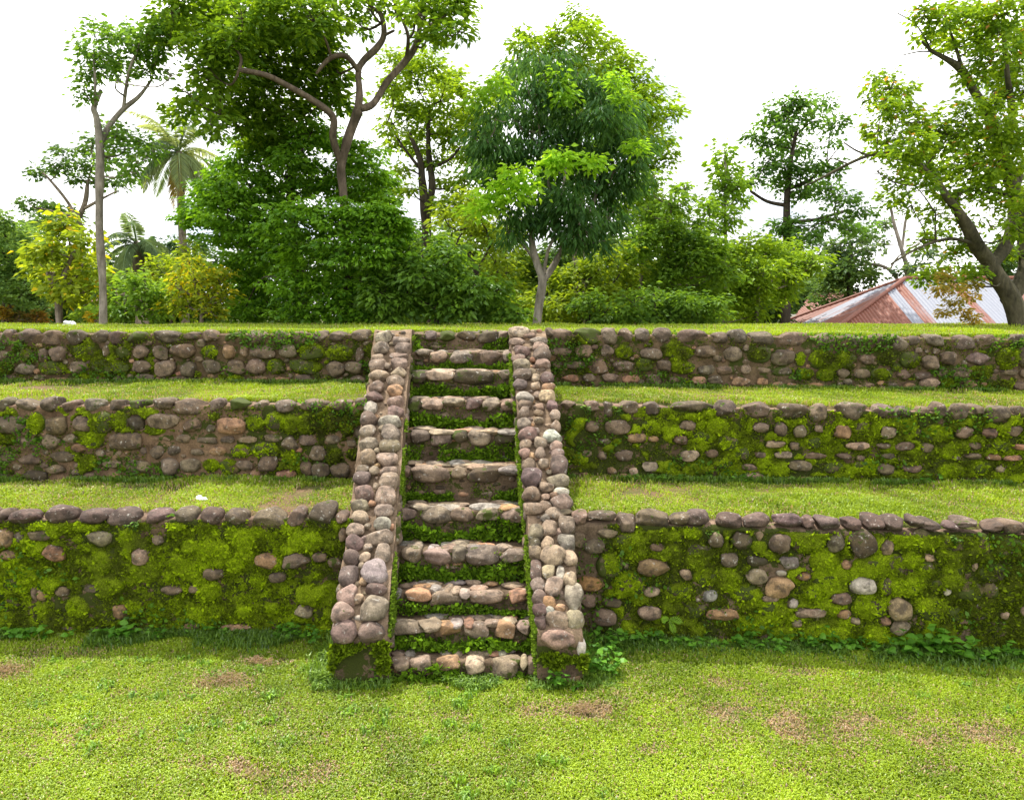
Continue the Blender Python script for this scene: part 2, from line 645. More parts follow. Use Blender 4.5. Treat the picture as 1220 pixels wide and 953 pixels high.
# ------------------------------------------------------------------ ground, terraces
def ground_noise(P):
    return 0.02 * sn(P[..., :2], 0.5, 61) + 0.008 * sn(P[..., :2], 2.3, 62)


def terrace(name, lo, hi, label):
    g = Geo()
    for s in 'LR':
        a, b = W[s + str(lo)], W[s + str(hi)]
        t = np.linspace(0, 1, 80); v = np.linspace(0, 1, 16)
        xa0, xa1 = a.t0, a.t1; xb0, xb1 = b.t0, b.t1
        PA = a.P(xa0 + (xa1 - xa0) * t, 0, -0.10); PA[:, 2] = a.ztop(xa0 + (xa1 - xa0) * t) - 0.035
        PB = b.P(xb0 + (xb1 - xb0) * t, 0, -0.15); PB[:, 2] = b.zb(xb0 + (xb1 - xb0) * t)
        P = PA[:, None] * (1 - v)[None, :, None] + PB[:, None] * v[None, :, None]
        P[..., 2] += ground_noise(P) * np.sin(v * math.pi)[None, :]
        P[:, 0, 2] -= 0.06
        g.add(*grid(P))
    o = g.build(name, M_TERR)
    tag(o, label, None, 'structure')
    return o


# lawn + far land, one sheet to the horizon
xs = np.concatenate([np.linspace(-900, -15, 12)[:-1], np.linspace(-15, 15, 120), np.linspace(15, 900, 12)[1:]])
ys = np.concatenate([np.linspace(-300, 0, 6)[:-1], np.linspace(0, 9, 50), np.linspace(9, 60, 20)[1:], np.linspace(60, 1500, 12)[1:]])
X, Y = np.meshgrid(xs, ys, indexing='ij')
P = np.stack([X, Y, 0 * X], -1)
P[..., 2] = ground_noise(P)
far = np.clip((Y - 60) / 300, 0, 1)
P[..., 2] += far * 0.0
V_, F_ = grid(P)
lawn = mesh_obj('lawn', V_, F_, M_LAWN)
tag(lawn, 'level lawn in front of the stone terraces running on to the horizon', None, 'structure')
terrace('lower_terrace', 1, 2, 'grassy ledge above the bottom stone wall')
terrace('middle_terrace', 2, 3, 'grassy ledge above the middle stone wall')
# top platform
a, b = W['L3'], W['R3']
fx = []; fz = []; fy = []
for w in (a, b):
    for t in np.linspace(w.t0, w.t1, 30):
        p = w.P([t], 0, -0.10)[0]
        fx.append(p[0]); fy.append(p[1]); fz.append(w.ztop(t) - 0.035)
o_ = np.argsort(fx)
fx, fy, fz = np.array(fx)[o_], np.array(fy)[o_], np.array(fz)[o_]
xs = np.linspace(fx[0], fx[-1], 160)
f_y, f_z = np.interp(xs, fx, fy), np.interp(xs, fx, fz)
vv = np.concatenate([np.linspace(0, 1, 24), [1.15, 1.5, 2.0, 2.1]])
BACK = 17.6
P = np.zeros((len(xs), len(vv), 3))
for j, v in enumerate(vv):
    if v <= 1:
        P[:, j, 0] = xs * (1 + 0.5 * v)
        P[:, j, 1] = f_y + (BACK - f_y) * v
        P[:, j, 2] = f_z + (2.79 - f_z) * v
    else:
        P[:, j, 0] = xs * (1.5 + 0.4 * (v - 1))
        P[:, j, 1] = BACK + (v - 1) * 4.5
        P[:, j, 2] = 2.79 - 2.95 * min((v - 1), 1.0)
P[..., 2] += ground_noise(P) * np.clip(vv, 0, 1)[None, :]
P[:, 0, 2] -= 0.06
tp = mesh_obj('top_terrace', *grid(P), M_TERR)
tag(tp, 'grassy top of the platform with the trees behind it', None, 'structure')


def topz(x, y):
    """height of the platform top / land at x,y"""
    if y > BACK:
        return max(0.0, 2.79 - 2.95 * (y - BACK) / 4.5)
    fyy = np.interp(x, fx, fy); fzz = np.interp(x, fx, fz)
    return fzz + (2.79 - fzz) * min(max((y - fyy) / (BACK - fyy), 0), 1)


# ------------------------------------------------------------------ stone lists read off the photograph
# (scale, offset x, offset y) of each study crop
CROP = {'A': (2.773, 0, 370), 'F': (2.905, 0, 580), 'H': (4.067, 640, 370), 'I': (4.067, 920, 370),
        'J': (4.207, 670, 590), 'K': (4.207, 930, 590), 'G': (3.8125, 380, 380), 'S': (3.389, 370, 600)}


def lst(crop, txt):
    s, ox, oy = CROP[crop]
    r = []
    for tok in txt.split(';'):
        tok = tok.strip()
        if not tok:
            continue
        f = tok.split(',')
        fl = f[4] if len(f) > 4 else ''
        r.append((ox + float(f[0]) / s, oy + float(f[1]) / s, float(f[2]) / s, float(f[3]) / s, fl))
    return r


COPE = {
 'L3': lst('A', "22,90,55,58;92,88,68,52;170,92,80,50;253,90,75,50;328,86,65,44;387,90,45,50;455,88,70,46,m;550,88,105,44;635,83,50,30;700,86,60,40;768,88,50,36,m;845,90,68,48;925,92,50,56;990,92,75,52;1058,88,55,44;1115,85,65,36;1190,82,60,44"),
 'L2': lst('A', "15,310,45,50;88,312,84,46;167,310,64,52;233,315,50,48;310,313,72,46,l;388,312,50,38;460,314,62,42,m;535,308,80,38;632,318,110,56;720,310,60,42,l;790,312,64,44,m;862,315,50,38;947,316,72,44,l;1043,314,84,44;1130,312,62,40;1190,305,40,32"),
 'L1': lst('F', "5,102,40,44,p;88,108,100,56,p;212,99,105,58,p;330,105,100,52,p;437,106,112,60,p;548,107,86,56,p;645,100,84,54;735,103,76,56,p;820,110,72,70;930,112,105,76;1027,108,58,60;1113,95,82,86;1185,108,40,40"),
 'R3': lst('H', "60,110,50,50;118,125,110,78;242,125,135,84,m;350,122,78,80,l;430,118,66,66;508,125,76,84,l;600,128,96,84;745,130,145,76;880,135,84,62;975,125,95,75,l;1085,140,120,86") +
       lst('I', "95,140,165,78;255,148,146,76,l;385,150,90,76,l;492,147,118,66;608,158,92,92;690,150,60,60,l;778,142,94,56,l;925,155,120,86,l;1045,155,115,84;1190,145,110,66"),
 'R2': lst('H', "145,462,76,44;265,465,84,60;345,478,50,84;440,468,96,64;558,475,84,72,l;745,470,190,60;910,480,110,86;1062,480,120,76") +
       lst('I', "95,488,146,86;222,495,94,84;390,490,140,80;538,492,92,70,l;632,492,96,66,l;735,490,60,60;820,490,60,86;900,490,90,100;990,485,60,60;1092,505,120,106;1205,490,60,60"),
 'R1': lst('J', "85,118,80,70;205,105,146,52;325,142,92,98;450,125,150,100;590,120,120,60;684,112,140,76,p;838,124,126,78,p;972,128,130,80,p;1135,125,134,66,p") +
       lst('K', "138,135,60,60,p;235,140,120,72,p;357,140,80,66,p;468,135,92,62,p;570,142,108,78,p;680,135,70,56,p;748,148,100,56,p;852,155,66,50,p;925,142,110,44;1065,155,110,50;1170,165,100,66"),
}
FIELD = {
 'L3': lst('A', "20,150,45,35;95,145,40,50,m;148,148,32,46;198,142,62,48;290,135,90,50,m;355,135,25,40;410,140,50,40,m;470,137,50,42;535,140,50,48;612,133,78,50;697,135,55,40,m;762,135,45,50,o;810,135,30,38;875,135,78,46;952,132,65,44;1032,135,80,60,m;1120,140,80,50,m;1190,145,30,45;30,190,50,40,m;85,190,70,38;180,190,95,40,m;267,187,60,42;340,185,80,45,m;400,190,60,40,m;473,185,65,42;553,190,70,50;628,192,55,52;705,186,62,44;780,187,65,48;848,184,65,46;915,185,60,50,m;1015,187,100,45,m;1110,192,62,48;1175,190,65,42;35,223,50,24;135,222,40,18;205,228,40,16,o;272,228,35,14,o;333,228,50,18,o;480,222,70,24;600,225,80,18;780,222,60,18,m;860,224,50,20,o;935,226,55,20,o;1010,226,65,28;1080,228,60,30,m;1187,235,62,40"),
 'L2': lst('A', "40,375,105,58;130,370,50,70,m;197,375,70,60;276,370,55,52;345,370,75,65,m;405,365,60,60,m;457,367,60,50,d;545,365,110,50;643,377,56,46;703,388,30,30;768,378,100,54,o;845,370,60,50,m;910,365,60,60,m;965,380,50,50,m;1035,370,60,60,m;1100,365,60,60,m;1145,375,40,60,m;30,425,60,40,m;98,430,62,32;180,432,60,52;240,422,50,30;305,430,70,45,m;425,427,128,55;520,395,70,30,m;540,422,60,22;610,422,55,26;687,428,75,24;758,425,50,22;825,423,60,26;905,420,60,22;960,438,58,46;1020,427,60,36;1100,425,52,30;1165,438,35,30;25,482,60,32;105,488,80,36;212,480,85,36;268,452,52,32,o;338,468,30,30;482,463,26,26;522,466,45,48;580,462,40,34;655,465,42,24;725,462,55,30,o;800,465,60,40,m;880,460,90,50,m;960,480,50,40,m;1052,470,54,50;1112,475,50,45,m;1170,470,40,45,m;20,548,40,30;130,545,90,40,d;190,523,62,28;300,500,60,50,m;377,505,60,28;300,543,45,20;460,512,80,42;563,513,62,58;637,508,62,46;700,510,50,40,m;760,515,60,50,m;812,508,58,32;890,503,64,54;850,537,34,26,o;952,540,75,36,o;1015,518,38,50;1065,528,60,52;1135,523,64,52;65,515,30,20"),
 'L1': lst('F', "148,163,76,38;78,167,34,34;353,175,86,52;197,224,74,56,o;493,237,62,60,t;742,300,72,46;922,250,76,56,o;1027,252,92,52;1113,240,48,34;963,310,58,34;325,348,62,28;155,370,34,44,o;127,368,22,60,t;222,357,50,34;425,428,52,50,o;597,352,70,32;677,350,36,30;1057,427,62,46,t;553,180,40,36;240,485,40,16;345,488,55,20;480,490,60,20,o;668,478,55,30,o;820,483,110,25,o;1165,260,50,40;1190,160,30,50;1005,490,40,20"),
 'R3': lst('H', "110,197,112,44;223,198,84,60;340,200,58,66,l;420,200,80,60,m;545,208,96,58;690,205,120,64,m;815,200,106,58;940,212,86,72;1070,215,110,80,m;1180,230,100,66;90,262,50,40;190,262,92,44;298,272,98,60;408,270,90,56;520,262,80,60,m;612,268,70,60;700,275,110,60,m;815,285,74,46;915,287,90,46;1010,285,52,44;1097,288,80,32;1190,295,80,40;160,328,90,40,o;250,325,60,44;350,325,80,40;453,328,84,42,o;565,332,86,50;660,335,50,34;778,340,70,40,o;855,335,72,46;985,345,84,46,o;1090,345,50,34,o;1160,360,48,34,o") +
       lst('I', "50,226,100,70;130,235,50,70,m;230,235,110,84,m;345,235,90,80,m;450,238,80,48;550,230,90,80,m;660,240,90,76,m;762,252,84,72;850,232,80,64;993,236,115,58,l;1130,230,100,100,m;1210,225,50,90;55,295,100,54,m;155,305,80,56,m;250,310,80,60,m;335,305,66,50;425,305,84,44;525,305,90,60,m;630,310,60,50;724,314,80,40;815,303,66,40;905,300,86,60;1000,300,100,66,m;1135,300,80,30;1210,305,40,40;20,362,46,34,o;90,362,50,30,o;210,365,84,34,o;460,362,50,30;575,362,50,36;660,367,52,34,o;760,355,90,56,t;845,350,60,50,m;955,362,60,48,o;1095,362,96,50,m;1190,365,80,46"),
 'R2': lst('H', "265,558,64,54;392,562,122,68;325,632,58,30;473,615,90,46,o;728,555,78,50;797,620,88,60,m;693,622,72,50;243,690,50,34;312,702,44,40;415,697,86,58;545,752,76,46,t;740,700,88,52,t;842,690,66,40;465,775,46,42,t;360,772,50,34,o;226,797,50,34,o;790,765,120,60,m;1080,565,76,50;1175,570,60,60;1153,645,96,38,t;1078,697,50,28;1190,695,84,32,t;1028,757,70,34;1185,820,90,28,o;560,620,50,30,o;920,640,90,70,m;900,740,80,50,m;415,800,50,26,o;730,805,60,20,o;800,812,40,18,o;1040,800,120,40,t;150,700,60,70,m;640,760,90,70,m;550,560,80,60,m;870,560,80,60,m;980,690,70,60,m") +
       lst('I', "40,580,60,50,d;128,582,56,56;217,570,36,36;335,588,82,64,o;425,575,70,70,m;555,590,76,64;675,585,70,60,m;925,585,86,60;1042,590,76,50;1160,580,80,50;104,655,52,40;195,640,60,50,m;405,652,114,42,t;530,652,66,28;638,655,100,42;742,662,60,46;870,670,90,70,m;975,653,66,40;1100,650,80,60,m;1195,657,70,34,o;206,702,100,28;338,702,70,26;420,712,46,30;560,702,66,28;880,708,58,24;968,703,76,28;1062,707,66,34,o;1152,712,86,28,o;126,747,104,48;540,765,80,56;662,762,100,40;435,755,100,60,m;1095,765,40,36,t;50,820,100,26,o;170,813,74,22,o;590,825,60,34,t;860,770,120,70,m;930,838,30,16;1205,832,40,14;1010,760,70,60,m;300,760,90,60,m;780,590,100,80,m"),
 'R1': lst('J', "222,185,96,44;165,252,106,84;472,255,78,38;230,345,120,120,m;318,350,28,26;462,355,156,80,o;766,218,80,82;885,218,100,90,d;984,200,40,50;1078,235,100,90;830,318,90,72;970,325,100,60,d;1130,328,100,64,g;620,390,60,62,t;452,475,74,50,t;733,492,76,58,w;678,518,20,20,w;965,400,100,80,t;1090,385,56,30,w;1083,455,140,96,o;140,440,130,76,O;130,525,80,70;207,605,116,82;250,528,88,50;435,580,110,66,t;795,588,150,70,o;1150,535,56,44,w;1040,510,80,36,t;1200,580,80,50;1170,634,50,36,t;690,285,120,90,m;650,185,90,60,m;915,480,140,90,m;585,480,130,90,m;340,230,150,90,m;1205,400,70,44,o;1190,235,80,90,m;330,440,150,120,m;560,290,70,100,m;720,400,130,80,m;650,570,120,80,m;1040,560,120,80,m;480,200,120,60,m;850,420,100,60,m") +
       lst('K', "132,225,150,110,m;270,230,86,96;395,235,130,130,d;525,255,66,76,t;325,338,50,44,o;195,335,80,60,m;105,400,66,44,O;455,345,100,80,m;400,445,120,84,w;290,513,92,60;150,580,150,50,t;312,588,66,50,o;585,570,110,130,t;590,655,94,74,t;515,622,50,44,o;75,632,50,36,t;365,620,40,40,t;52,535,50,50;440,560,150,100,m;1135,265,150,110,m;855,365,100,80,m;1040,380,120,100,m;740,310,50,40,t;965,352,26,48,t;828,478,36,36,w;770,450,60,60,m;940,470,120,100,m;1040,470,80,80,m;750,560,150,110,m;905,628,56,28,t;1115,592,42,44,t;1210,575,30,50,t;1000,570,90,90,m;1130,500,90,90,m;640,450,90,90,m;720,370,80,80,m;850,240,100,90,m;700,220,90,100,m;1000,240,90,100,m;560,340,100,90,m;230,410,120,80,m;520,450,60,90,m;180,480,110,90,m;860,590,90,70,m"),
}

TINTS = {'': (0.158, 0.118, 0.080), 'p': (0.130, 0.090, 0.076), 'o': (0.27, 0.165, 0.095), 'O': (0.30, 0.17, 0.075),
         't': (0.28, 0.21, 0.145), 'w': (0.36, 0.33, 0.28), 'g': (0.20, 0.18, 0.155), 'd': (0.065, 0.052, 0.03), 'l': (0.17, 0.13, 0.10),
         'm': (0.09, 0.075, 0.035), 'r': (0.190, 0.146, 0.108)}


def tint_for(fl, rng, moss=0.0):
    c = np.array(TINTS[fl]) * rng.uniform(0.8, 1.25)
    c = c * (1 + rng.normal(size=3) * 0.04)
    al = {'m': 0.52, 'd': 0.40, 'w': 0.1, 't': 0.15, 'O': 0.2, 'p': 0.2, 'o': 0.25}.get(fl, 0.34) + moss + rng.uniform(-0.04, 0.06)
    return (*c, al)


# how mossy each wall is: value added along t (0 left .. 1 right), v (0 foot .. 1 top)
def moss_base(k, t, v):
    if k == 'L1': b = 0.62 - 0.35 * np.clip((0.10 - v) / 0.1, 0, 1)
    elif k == 'R1': b = 0.42 + 0.18 * t - 0.30 * np.clip((0.10 - v) / 0.1, 0, 1) - 0.55 * np.clip((0.1 - t) / 0.1, 0, 1) - 0.35 * np.exp(-((t - 0.43) / 0.05) ** 2) * (v < 0.75)
    elif k == 'R2': b = 0.38 + 0.12 * t - 0.55 * np.clip((0.15 - v) / 0.15, 0, 1)
    elif k == 'L2': b = -0.08 + 0.42 * np.clip((t - 0.55) / 0.2, 0, 1) - 0.5 * np.clip((t - 0.93) / 0.06, 0, 1) - 0.25 * np.clip((0.15 - v) / 0.15, 0, 1)
    elif k == 'L3': b = -0.02 + 0 * t
    else: b = 0.06 + 0 * t
    return b


def stone_fits(w, lists, ext_rng):
    """convert picture boxes into wall coordinates: (s metres along, z, half width, half height, flag)"""
    r = []
    for (cx, cy, ww, hh, fl) in lists:
        inset = 0.02
        p = onplane(cx, cy, w.A - w.n * inset, w.n)
        sc = np.linalg.norm(p - E) / np.linalg.norm(ray(cx, cy)) / FPX
        r.append([(p - w.A) @ w.u, p[2], ww / 2 * sc, hh / 2 * sc, fl])
    return r


def tufts(geo, P, Nn, size, c1, c2, rng, spread=0.7, aspect=0.55, up=0.35, bright=None):
    """little three-cornered leaves standing off a surface"""
    n = len(P)
    d = Nn + rng.normal(size=(n, 3)) * spread + np.array([0, 0, up])
    d /= np.linalg.norm(d, axis=1)[:, None]
    s = np.cross(d, rng.normal(size=(n, 3))); s /= np.linalg.norm(s, axis=1)[:, None] + 1e-9
    L_ = size * rng.uniform(0.6, 1.4, n)[:, None]
    a = P - s * L_ * aspect * 0.35; b = P + s * L_ * aspect * 0.35
    c = P + d * L_ * 0.55 + s * L_ * aspect * 0.5
    e = P + d * L_ * 0.55 - s * L_ * aspect * 0.5
    tip = P + d * L_
    V = np.stack([a, b, c, tip, e], 1).reshape(-1, 3)
    i = (np.arange(n) * 5)[:, None]
    F = np.concatenate([i + [0, 1, 2], i + [0, 2, 4], i + [4, 2, 3]])
    k = rng.uniform(0, 1, n) if bright is None else np.clip(bright + rng.uniform(-0.3, 0.3, n), 0, 1)
    T = np.array(c1)[None] * (1 - k)[:, None] + np.array(c2)[None] * k[:, None]
    geo.add(V, F, np.repeat(T, 5, 0))


WLAB = {
 'L1': ('bottom stone retaining wall left of the stairs, thickly covered in bright green moss', 'lowest left wall'),
 'R1': ('bottom stone retaining wall right of the stairs, bulging mossy cobbles and weeds at its foot', ''),
 'L2': ('middle stone retaining wall left of the stairs, brown bare cobbles with moss towards the stairs', ''),
 'R2': ('middle stone retaining wall right of the stairs, small tan cobbles set in rows of moss', ''),
 'L3': ('top stone retaining wall left of the stairs, even rows of rounded brown cobbles', ''),
 'R3': ('top stone retaining wall right of the stairs below the rusty roof, dark cobbles with patchy moss', ''),
}


def build_wall(k):
    w = W[k]
    rng = np.random.default_rng({'L1': 1, 'L2': 2, 'L3': 3, 'R1': 4, 'R2': 5, 'R3': 6}[k])
    mid = w.P([(w.t0 + w.t1) / 2], w.zb(0.5))[0]
    root = empty('stone_wall', mid, WLAB[k][0], 'wall', 'stone terrace walls')
    length = (w.t1 - w.t0) * w.len
    # ---- stones in wall coordinates
    cope = stone_fits(w, COPE[k], rng)
    fld = stone_fits(w, FIELD[k], rng)
    s_lo = w.t0 * w.len; s_hi = w.t1 * w.len
    # continue coping and field beyond what was read off
    cs = sorted(c[0] - c[2] for c in cope); ce = max(c[0] + c[2] for c in cope)
    hmed = np.median([c[3] for c in cope]); zoff = np.mean([c[1] - w.ztop(c[0] / w.len) for c in cope])
    cope = [c for c in cope if s_lo + 0.03 < c[0] < s_hi - 0.03 or (k[0] == 'L' and c[0] < 0.5) or (k[0] == 'R' and c[0] > 3)]
    s = cs[0] if k[0] == 'L' else -99
    while s > s_lo:
        hw = rng.uniform(0.10, 0.22); s -= hw
        cope.append([s, w.ztop(s / w.len) + zoff, hw, hmed * rng.uniform(0.85, 1.15), rng.choice(['', '', 'l', ''])]); s -= hw
    s = ce if k[0] == 'R' else 99
    while s < s_hi:
        hw = rng.uniform(0.10, 0.22); s += hw
        cope.append([s, w.ztop(s / w.len) + zoff, hw, hmed * rng.uniform(0.85, 1.15), rng.choice(['', '', 'l', ''])]); s += hw
    f0 = min(f[0] for f in fld) - 0.1; f1 = max(f[0] for f in fld) + 0.1
    # random filler stones where nothing was read off (mostly half buried)
    H = w.ztop(0.5) - w.zb(0.5)
    for _ in range(1500):
        s = rng.uniform(s_lo, s_hi); z = w.zb(s / w.len) + rng.uniform(0.02, H - 0.16)
        outside = s < f0 or s > f1
        if not outside and (k in ('L1', 'R1', 'R2') or rng.uniform() < 0.25): continue
        hw = rng.uniform(0.07, 0.14) if outside else rng.uniform(0.022, 0.07)
        hh = hw * rng.uniform(0.6, 0.9)
        ok = True
        for c in cope + fld:
            if ((s - c[0]) / (hw * 0.92 + c[2])) ** 2 + ((z - c[1]) / (hh * 0.92 + c[3])) ** 2 < 1:
                ok = False; break
        if ok:
            mo = moss_base(k, s / w.len, 0.5)
            if mo > 0.2: fl = rng.choice(['m', 'm', 'm', 'm', 'm', 'm', 'o'])
            else: fl = rng.choice(['m', '', 'o', ''])
            fld.append([s, z, hw, hh, fl])
    # ---- mortar body
    nu = int(length / 0.035); nv = int(H / 0.035)
    t = np.linspace(w.t0, w.t1, nu)
    zt_ = w.ztop(t) - 0.06; zb_ = w.zb(t) - 0.12
    rowsP = []
    for v in np.linspace(0, 1, nv):
        rowsP.append(w.P(t, zb_ + (zt_ - zb_) * v, 0.0))
    for q in (0.09, 0.18, 0.27, 0.34):
        rowsP.append(w.P(t, zt_ + 0.01, -q))
    P = np.stack(rowsP, 1)
    d = 0.02 * fbm(P, 1.2, 11) + 0.012 * sn(P, 9, 12)
    P[:, :nv] += d[:, :nv, None] * w.n
    P[:, nv:, 2] += d[:, nv:] * 0.8
    g = Geo()
    tn = np.array({'L1': (0.15, 0.105, 0.07), 'L2': (0.23, 0.155, 0.10), 'L3': (0.14, 0.10, 0.06), 'R1': (0.21, 0.155, 0.11), 'R2': (0.17, 0.12, 0.08), 'R3': (0.16, 0.115, 0.072)}[k])
    tv = np.concatenate([np.tile(tn, (nu * P.shape[1], 1)), np.full((nu * P.shape[1], 1), 0.42)], 1).reshape(nu, -1, 4)
    vvn = np.linspace(0, 1, nv)[None, :]
    mb = moss_base(k, t[:, None], vvn)
    tv[:, :nv, 3] = 0.36 + 0.3 * np.clip(mb + 0.25, 0, 0.6)
    tv[:, nv:, :3] = (0.26, 0.185, 0.14); tv[:, nv:, 3] = 0.33
    g.add(*grid(P), tv.reshape(-1, 4))
    # closing back and ends
    Bk = np.stack([w.P(t, zb_, -0.34), w.P(t, zt_ + 0.01, -0.34)], 1)
    g.add(*grid(Bk), (*tn, 0.4))
    for tt in (w.t0, w.t1):
        e = np.array([w.P([tt], w.zb(tt) - .12, 0.01)[0], w.P([tt], w.zb(tt) - .12, -.34)[0], w.P([tt], w.ztop(tt) - .05, -.34)[0], w.P([tt], w.ztop(tt) - .05, .01)[0]])
        g.add(e, [[0, 1, 2, 3]], (*tn, 0.4))
    g.build('mortar_core', M_MORTAR, root)
    # ---- coping stones, one part each
    for c in cope:
        rn = rng.uniform(0.10, 0.15)
        C = w.A + w.u * c[0] - w.n * (rn * 0.55); C[2] = c[1]
        sg = Geo()
        stone(sg, C, w.u, np.array([0, 0, 1.0]), w.n, c[2] * 1.02, c[3] * 0.97, rn, np.array(tint_for(c[4], rng)) * (.78, .78, .78, 1), rng, 3, rng.uniform(2.4, 3.4))
        sg.build('coping_stone', M_STONE, root)
    # ---- cobbles bedded in the wall face
    sg = Geo()
    bare = []; mossy = []
    for c in fld:
        rn = min(c[2], c[3]) * rng.uniform(0.75, 1.0)
        mo = moss_base(k, c[0] / w.len, 0.5)
        if c[4] == 'm':
            mossy.append(c); rn *= 0.7; C = w.A + w.u * c[0]
        else:
            bare.append(c); C = w.A + w.u * c[0] + w.n * (rn * (0.25 if mo > 0.1 else 0.08))
        C = C.copy(); C[2] = c[1]
        stone(sg, C, w.u, np.array([0, 0, 1.0]), w.n, c[2] * 1.04, c[3] * 1.04, rn, tint_for(c[4], rng), rng)
    sg.build('cobbles', M_STONE, root)
    # ---- moss blanket
    du = 0.018
    nu = int(length / du); nv = int((H - 0.02) / du)
    S = np.linspace(s_lo, s_hi, nu)[:, None] + np.zeros((1, nv))
    vv_ = np.linspace(0, 1, nv)[None, :] + np.zeros((nu, 1))
    T_ = S / w.len
    Zb = w.zb(T_); Zt = w.ztop(T_)
    Z = Zb - 0.02 + (Zt - 0.05 - Zb) * vv_
    Q = np.stack([S, Z], -1)
    M = moss_base(k, T_, vv_) + 0.42 * fbm(Q, 1.1, 21 + ord(k[0]) + int(k[1])) + 0.16 * sn(Q, 4.5, 25)
    hgt = np.zeros_like(S)
    # cushions
    nc = int(length * H * 30)
    cus = [(rng.uniform(s_lo, s_hi), rng.uniform(Z.min(), Z.max()), r_, r_ * rng.uniform(0.7, 1.0), rng.uniform(0.6, 1.1))
           for r_ in rng.uniform(0.045, 0.13, nc)]
    lump = np.zeros_like(S); tone = np.zeros_like(S)

    def ell(c0, c1, a, b):
        i0 = max(int((c0 - a * 1.3 - s_lo) / du) - 1, 0); i1 = min(int((c0 + a * 1.3 - s_lo) / du) + 2, nu)
        sl = slice(i0, max(i1, i0))
        return sl, ((S[sl] - c0) / a) ** 2 + ((Z[sl] - c1) / b) ** 2
    for (c0, c1, a, b, q) in cus:
        sl, e = ell(c0, c1, a, b)
        h = q * a * 0.75 * np.sqrt(np.clip(1 - e, 0, 1))
        tone[sl] = np.where(h > lump[sl], (q - 0.8) * 0.7, tone[sl])
        lump[sl] = np.maximum(lump[sl], h)
    for c in mossy:
        sl, e = ell(c[0], c[1], c[2] * 1.12, c[3] * 1.12)
        h = min(c[2], c[3]) * 0.95 * np.sqrt(np.clip(1 - e, 0, 1))
        lump[sl] = np.maximum(lump[sl], h)
        M[sl] += (0.15 if k in ('L1', 'R1', 'R2') else 0.62) * np.clip(1.3 - e, 0, 1)
        tone[sl] = np.where(e < 0.8, (hash_f(c[0] * 31) - 0.5) * 0.9, tone[sl])
    for c in bare:
        sl, e = ell(c[0], c[1], c[2], c[3])
        M[sl] -= 2.2 * np.clip(1.18 - e, 0, 1)
    for c in cope:
        sl, e = ell(c[0], c[1], c[2], c[3])
        M[sl] -= 2.0 * np.clip(1.1 - e, 0, 1) * (c[4] != 'm')
    M = M - (0.10 if k == 'L1' else 0.18) * np.clip(1 - lump / 0.022, 0, 1)
    mm = np.clip(M / 0.22, 0, 1); mm = mm * mm * (3 - 2 * mm)
    hgt = -0.03 + mm * (0.035 + lump * 0.62 + 0.008 * sn(Q, 26, 27) + 0.006 * sn(Q, 50, 28))
    P = w.P((S / w.len).ravel(), Z.ravel(), hgt.ravel() + 0.02 * fbm(w.P((S / w.len).ravel(), Z.ravel(), 0), 1.2, 11)).reshape(nu, nv, 3)
    Vt, Ft = grid(P)
    keep = (M.ravel()[Ft].max(1) > 0.0)
    Ft = Ft[keep]
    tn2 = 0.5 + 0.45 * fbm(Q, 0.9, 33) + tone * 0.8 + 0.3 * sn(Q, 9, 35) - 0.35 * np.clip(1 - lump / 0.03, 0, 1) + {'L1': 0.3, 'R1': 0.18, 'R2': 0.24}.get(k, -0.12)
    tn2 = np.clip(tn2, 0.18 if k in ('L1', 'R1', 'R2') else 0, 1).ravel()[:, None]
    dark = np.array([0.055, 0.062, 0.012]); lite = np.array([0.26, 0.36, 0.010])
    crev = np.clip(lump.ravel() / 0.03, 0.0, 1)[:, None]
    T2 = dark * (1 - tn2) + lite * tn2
    mg = Geo()
    used = np.unique(Ft); rem = -np.ones(len(Vt), int); rem[used] = np.arange(len(used))
    if len(used):
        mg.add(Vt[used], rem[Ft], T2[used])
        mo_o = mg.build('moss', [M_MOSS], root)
        # tufts
        idx = np.where((M.ravel() > 0.05) & (rng.uniform(size=M.size) < np.clip(M.ravel() * 1.6, 0.1, 0.9)))[0]
        nt_ = int(len(idx) * 1.6)
        idx = rng.choice(idx, nt_)
        Pn = Vt[idx] + rng.normal(size=(nt_, 3)) * 0.006
        tg = Geo()
        tufts(tg, Pn, np.tile(w.n, (nt_, 1)), rng.choice([0.016, 0.024, 0.034], nt_)[:, None], (0.075, 0.10, 0.012), (0.34, 0.47, 0.012), rng, 0.8, 0.6, 0.5, tn2[idx, 0] * 0.8 + 0.1)
        ns_ = int(length * H * 2600)
        s_ = rng.uniform(s_lo, s_hi, ns_); v_ = rng.uniform(0.0, 0.93, ns_)
        kp = moss_base(k, s_ / w.len, v_) + 0.5 * fbm(np.stack([s_, v_], 1), 1.7, 45) + 0.3 * sn(np.stack([s_, v_], 1), 9, 46) > 0.05
        s_, v_ = s_[kp], v_[kp]
        Pn = w.P(s_ / w.len, w.zb(s_ / w.len) + v_ * (w.ztop(s_ / w.len) - w.zb(s_ / w.len)), rng.uniform(0.0, 0.02, len(s_)))
        tufts(tg, Pn, np.tile(w.n, (len(s_), 1)), 0.022, (0.05, 0.065, 0.012), (0.18, 0.25, 0.014), rng, 0.8, 0.6, 0.5)
        tg.build('moss_leaves', M_TUFT, root, smooth=False)
    # creeping herbs hanging between the coping stones
    nh = int(length * (1500 if k in ('R3', 'L3', 'L2') else 700))
    hs = rng.uniform(s_lo, s_hi, nh)
    hv = rng.uniform(0, 1, nh)
    q2 = np.stack([hs, hv * 1.0], 1)
    ok = sn(q2, 2.6, 71) + 0.25 * sn(q2, 8, 72) > 0.35
    hs, hv = hs[ok], hv[ok]
    zz = w.zb(hs / w.len) + (w.ztop(hs / w.len) - w.zb(hs / w.len)) * hv
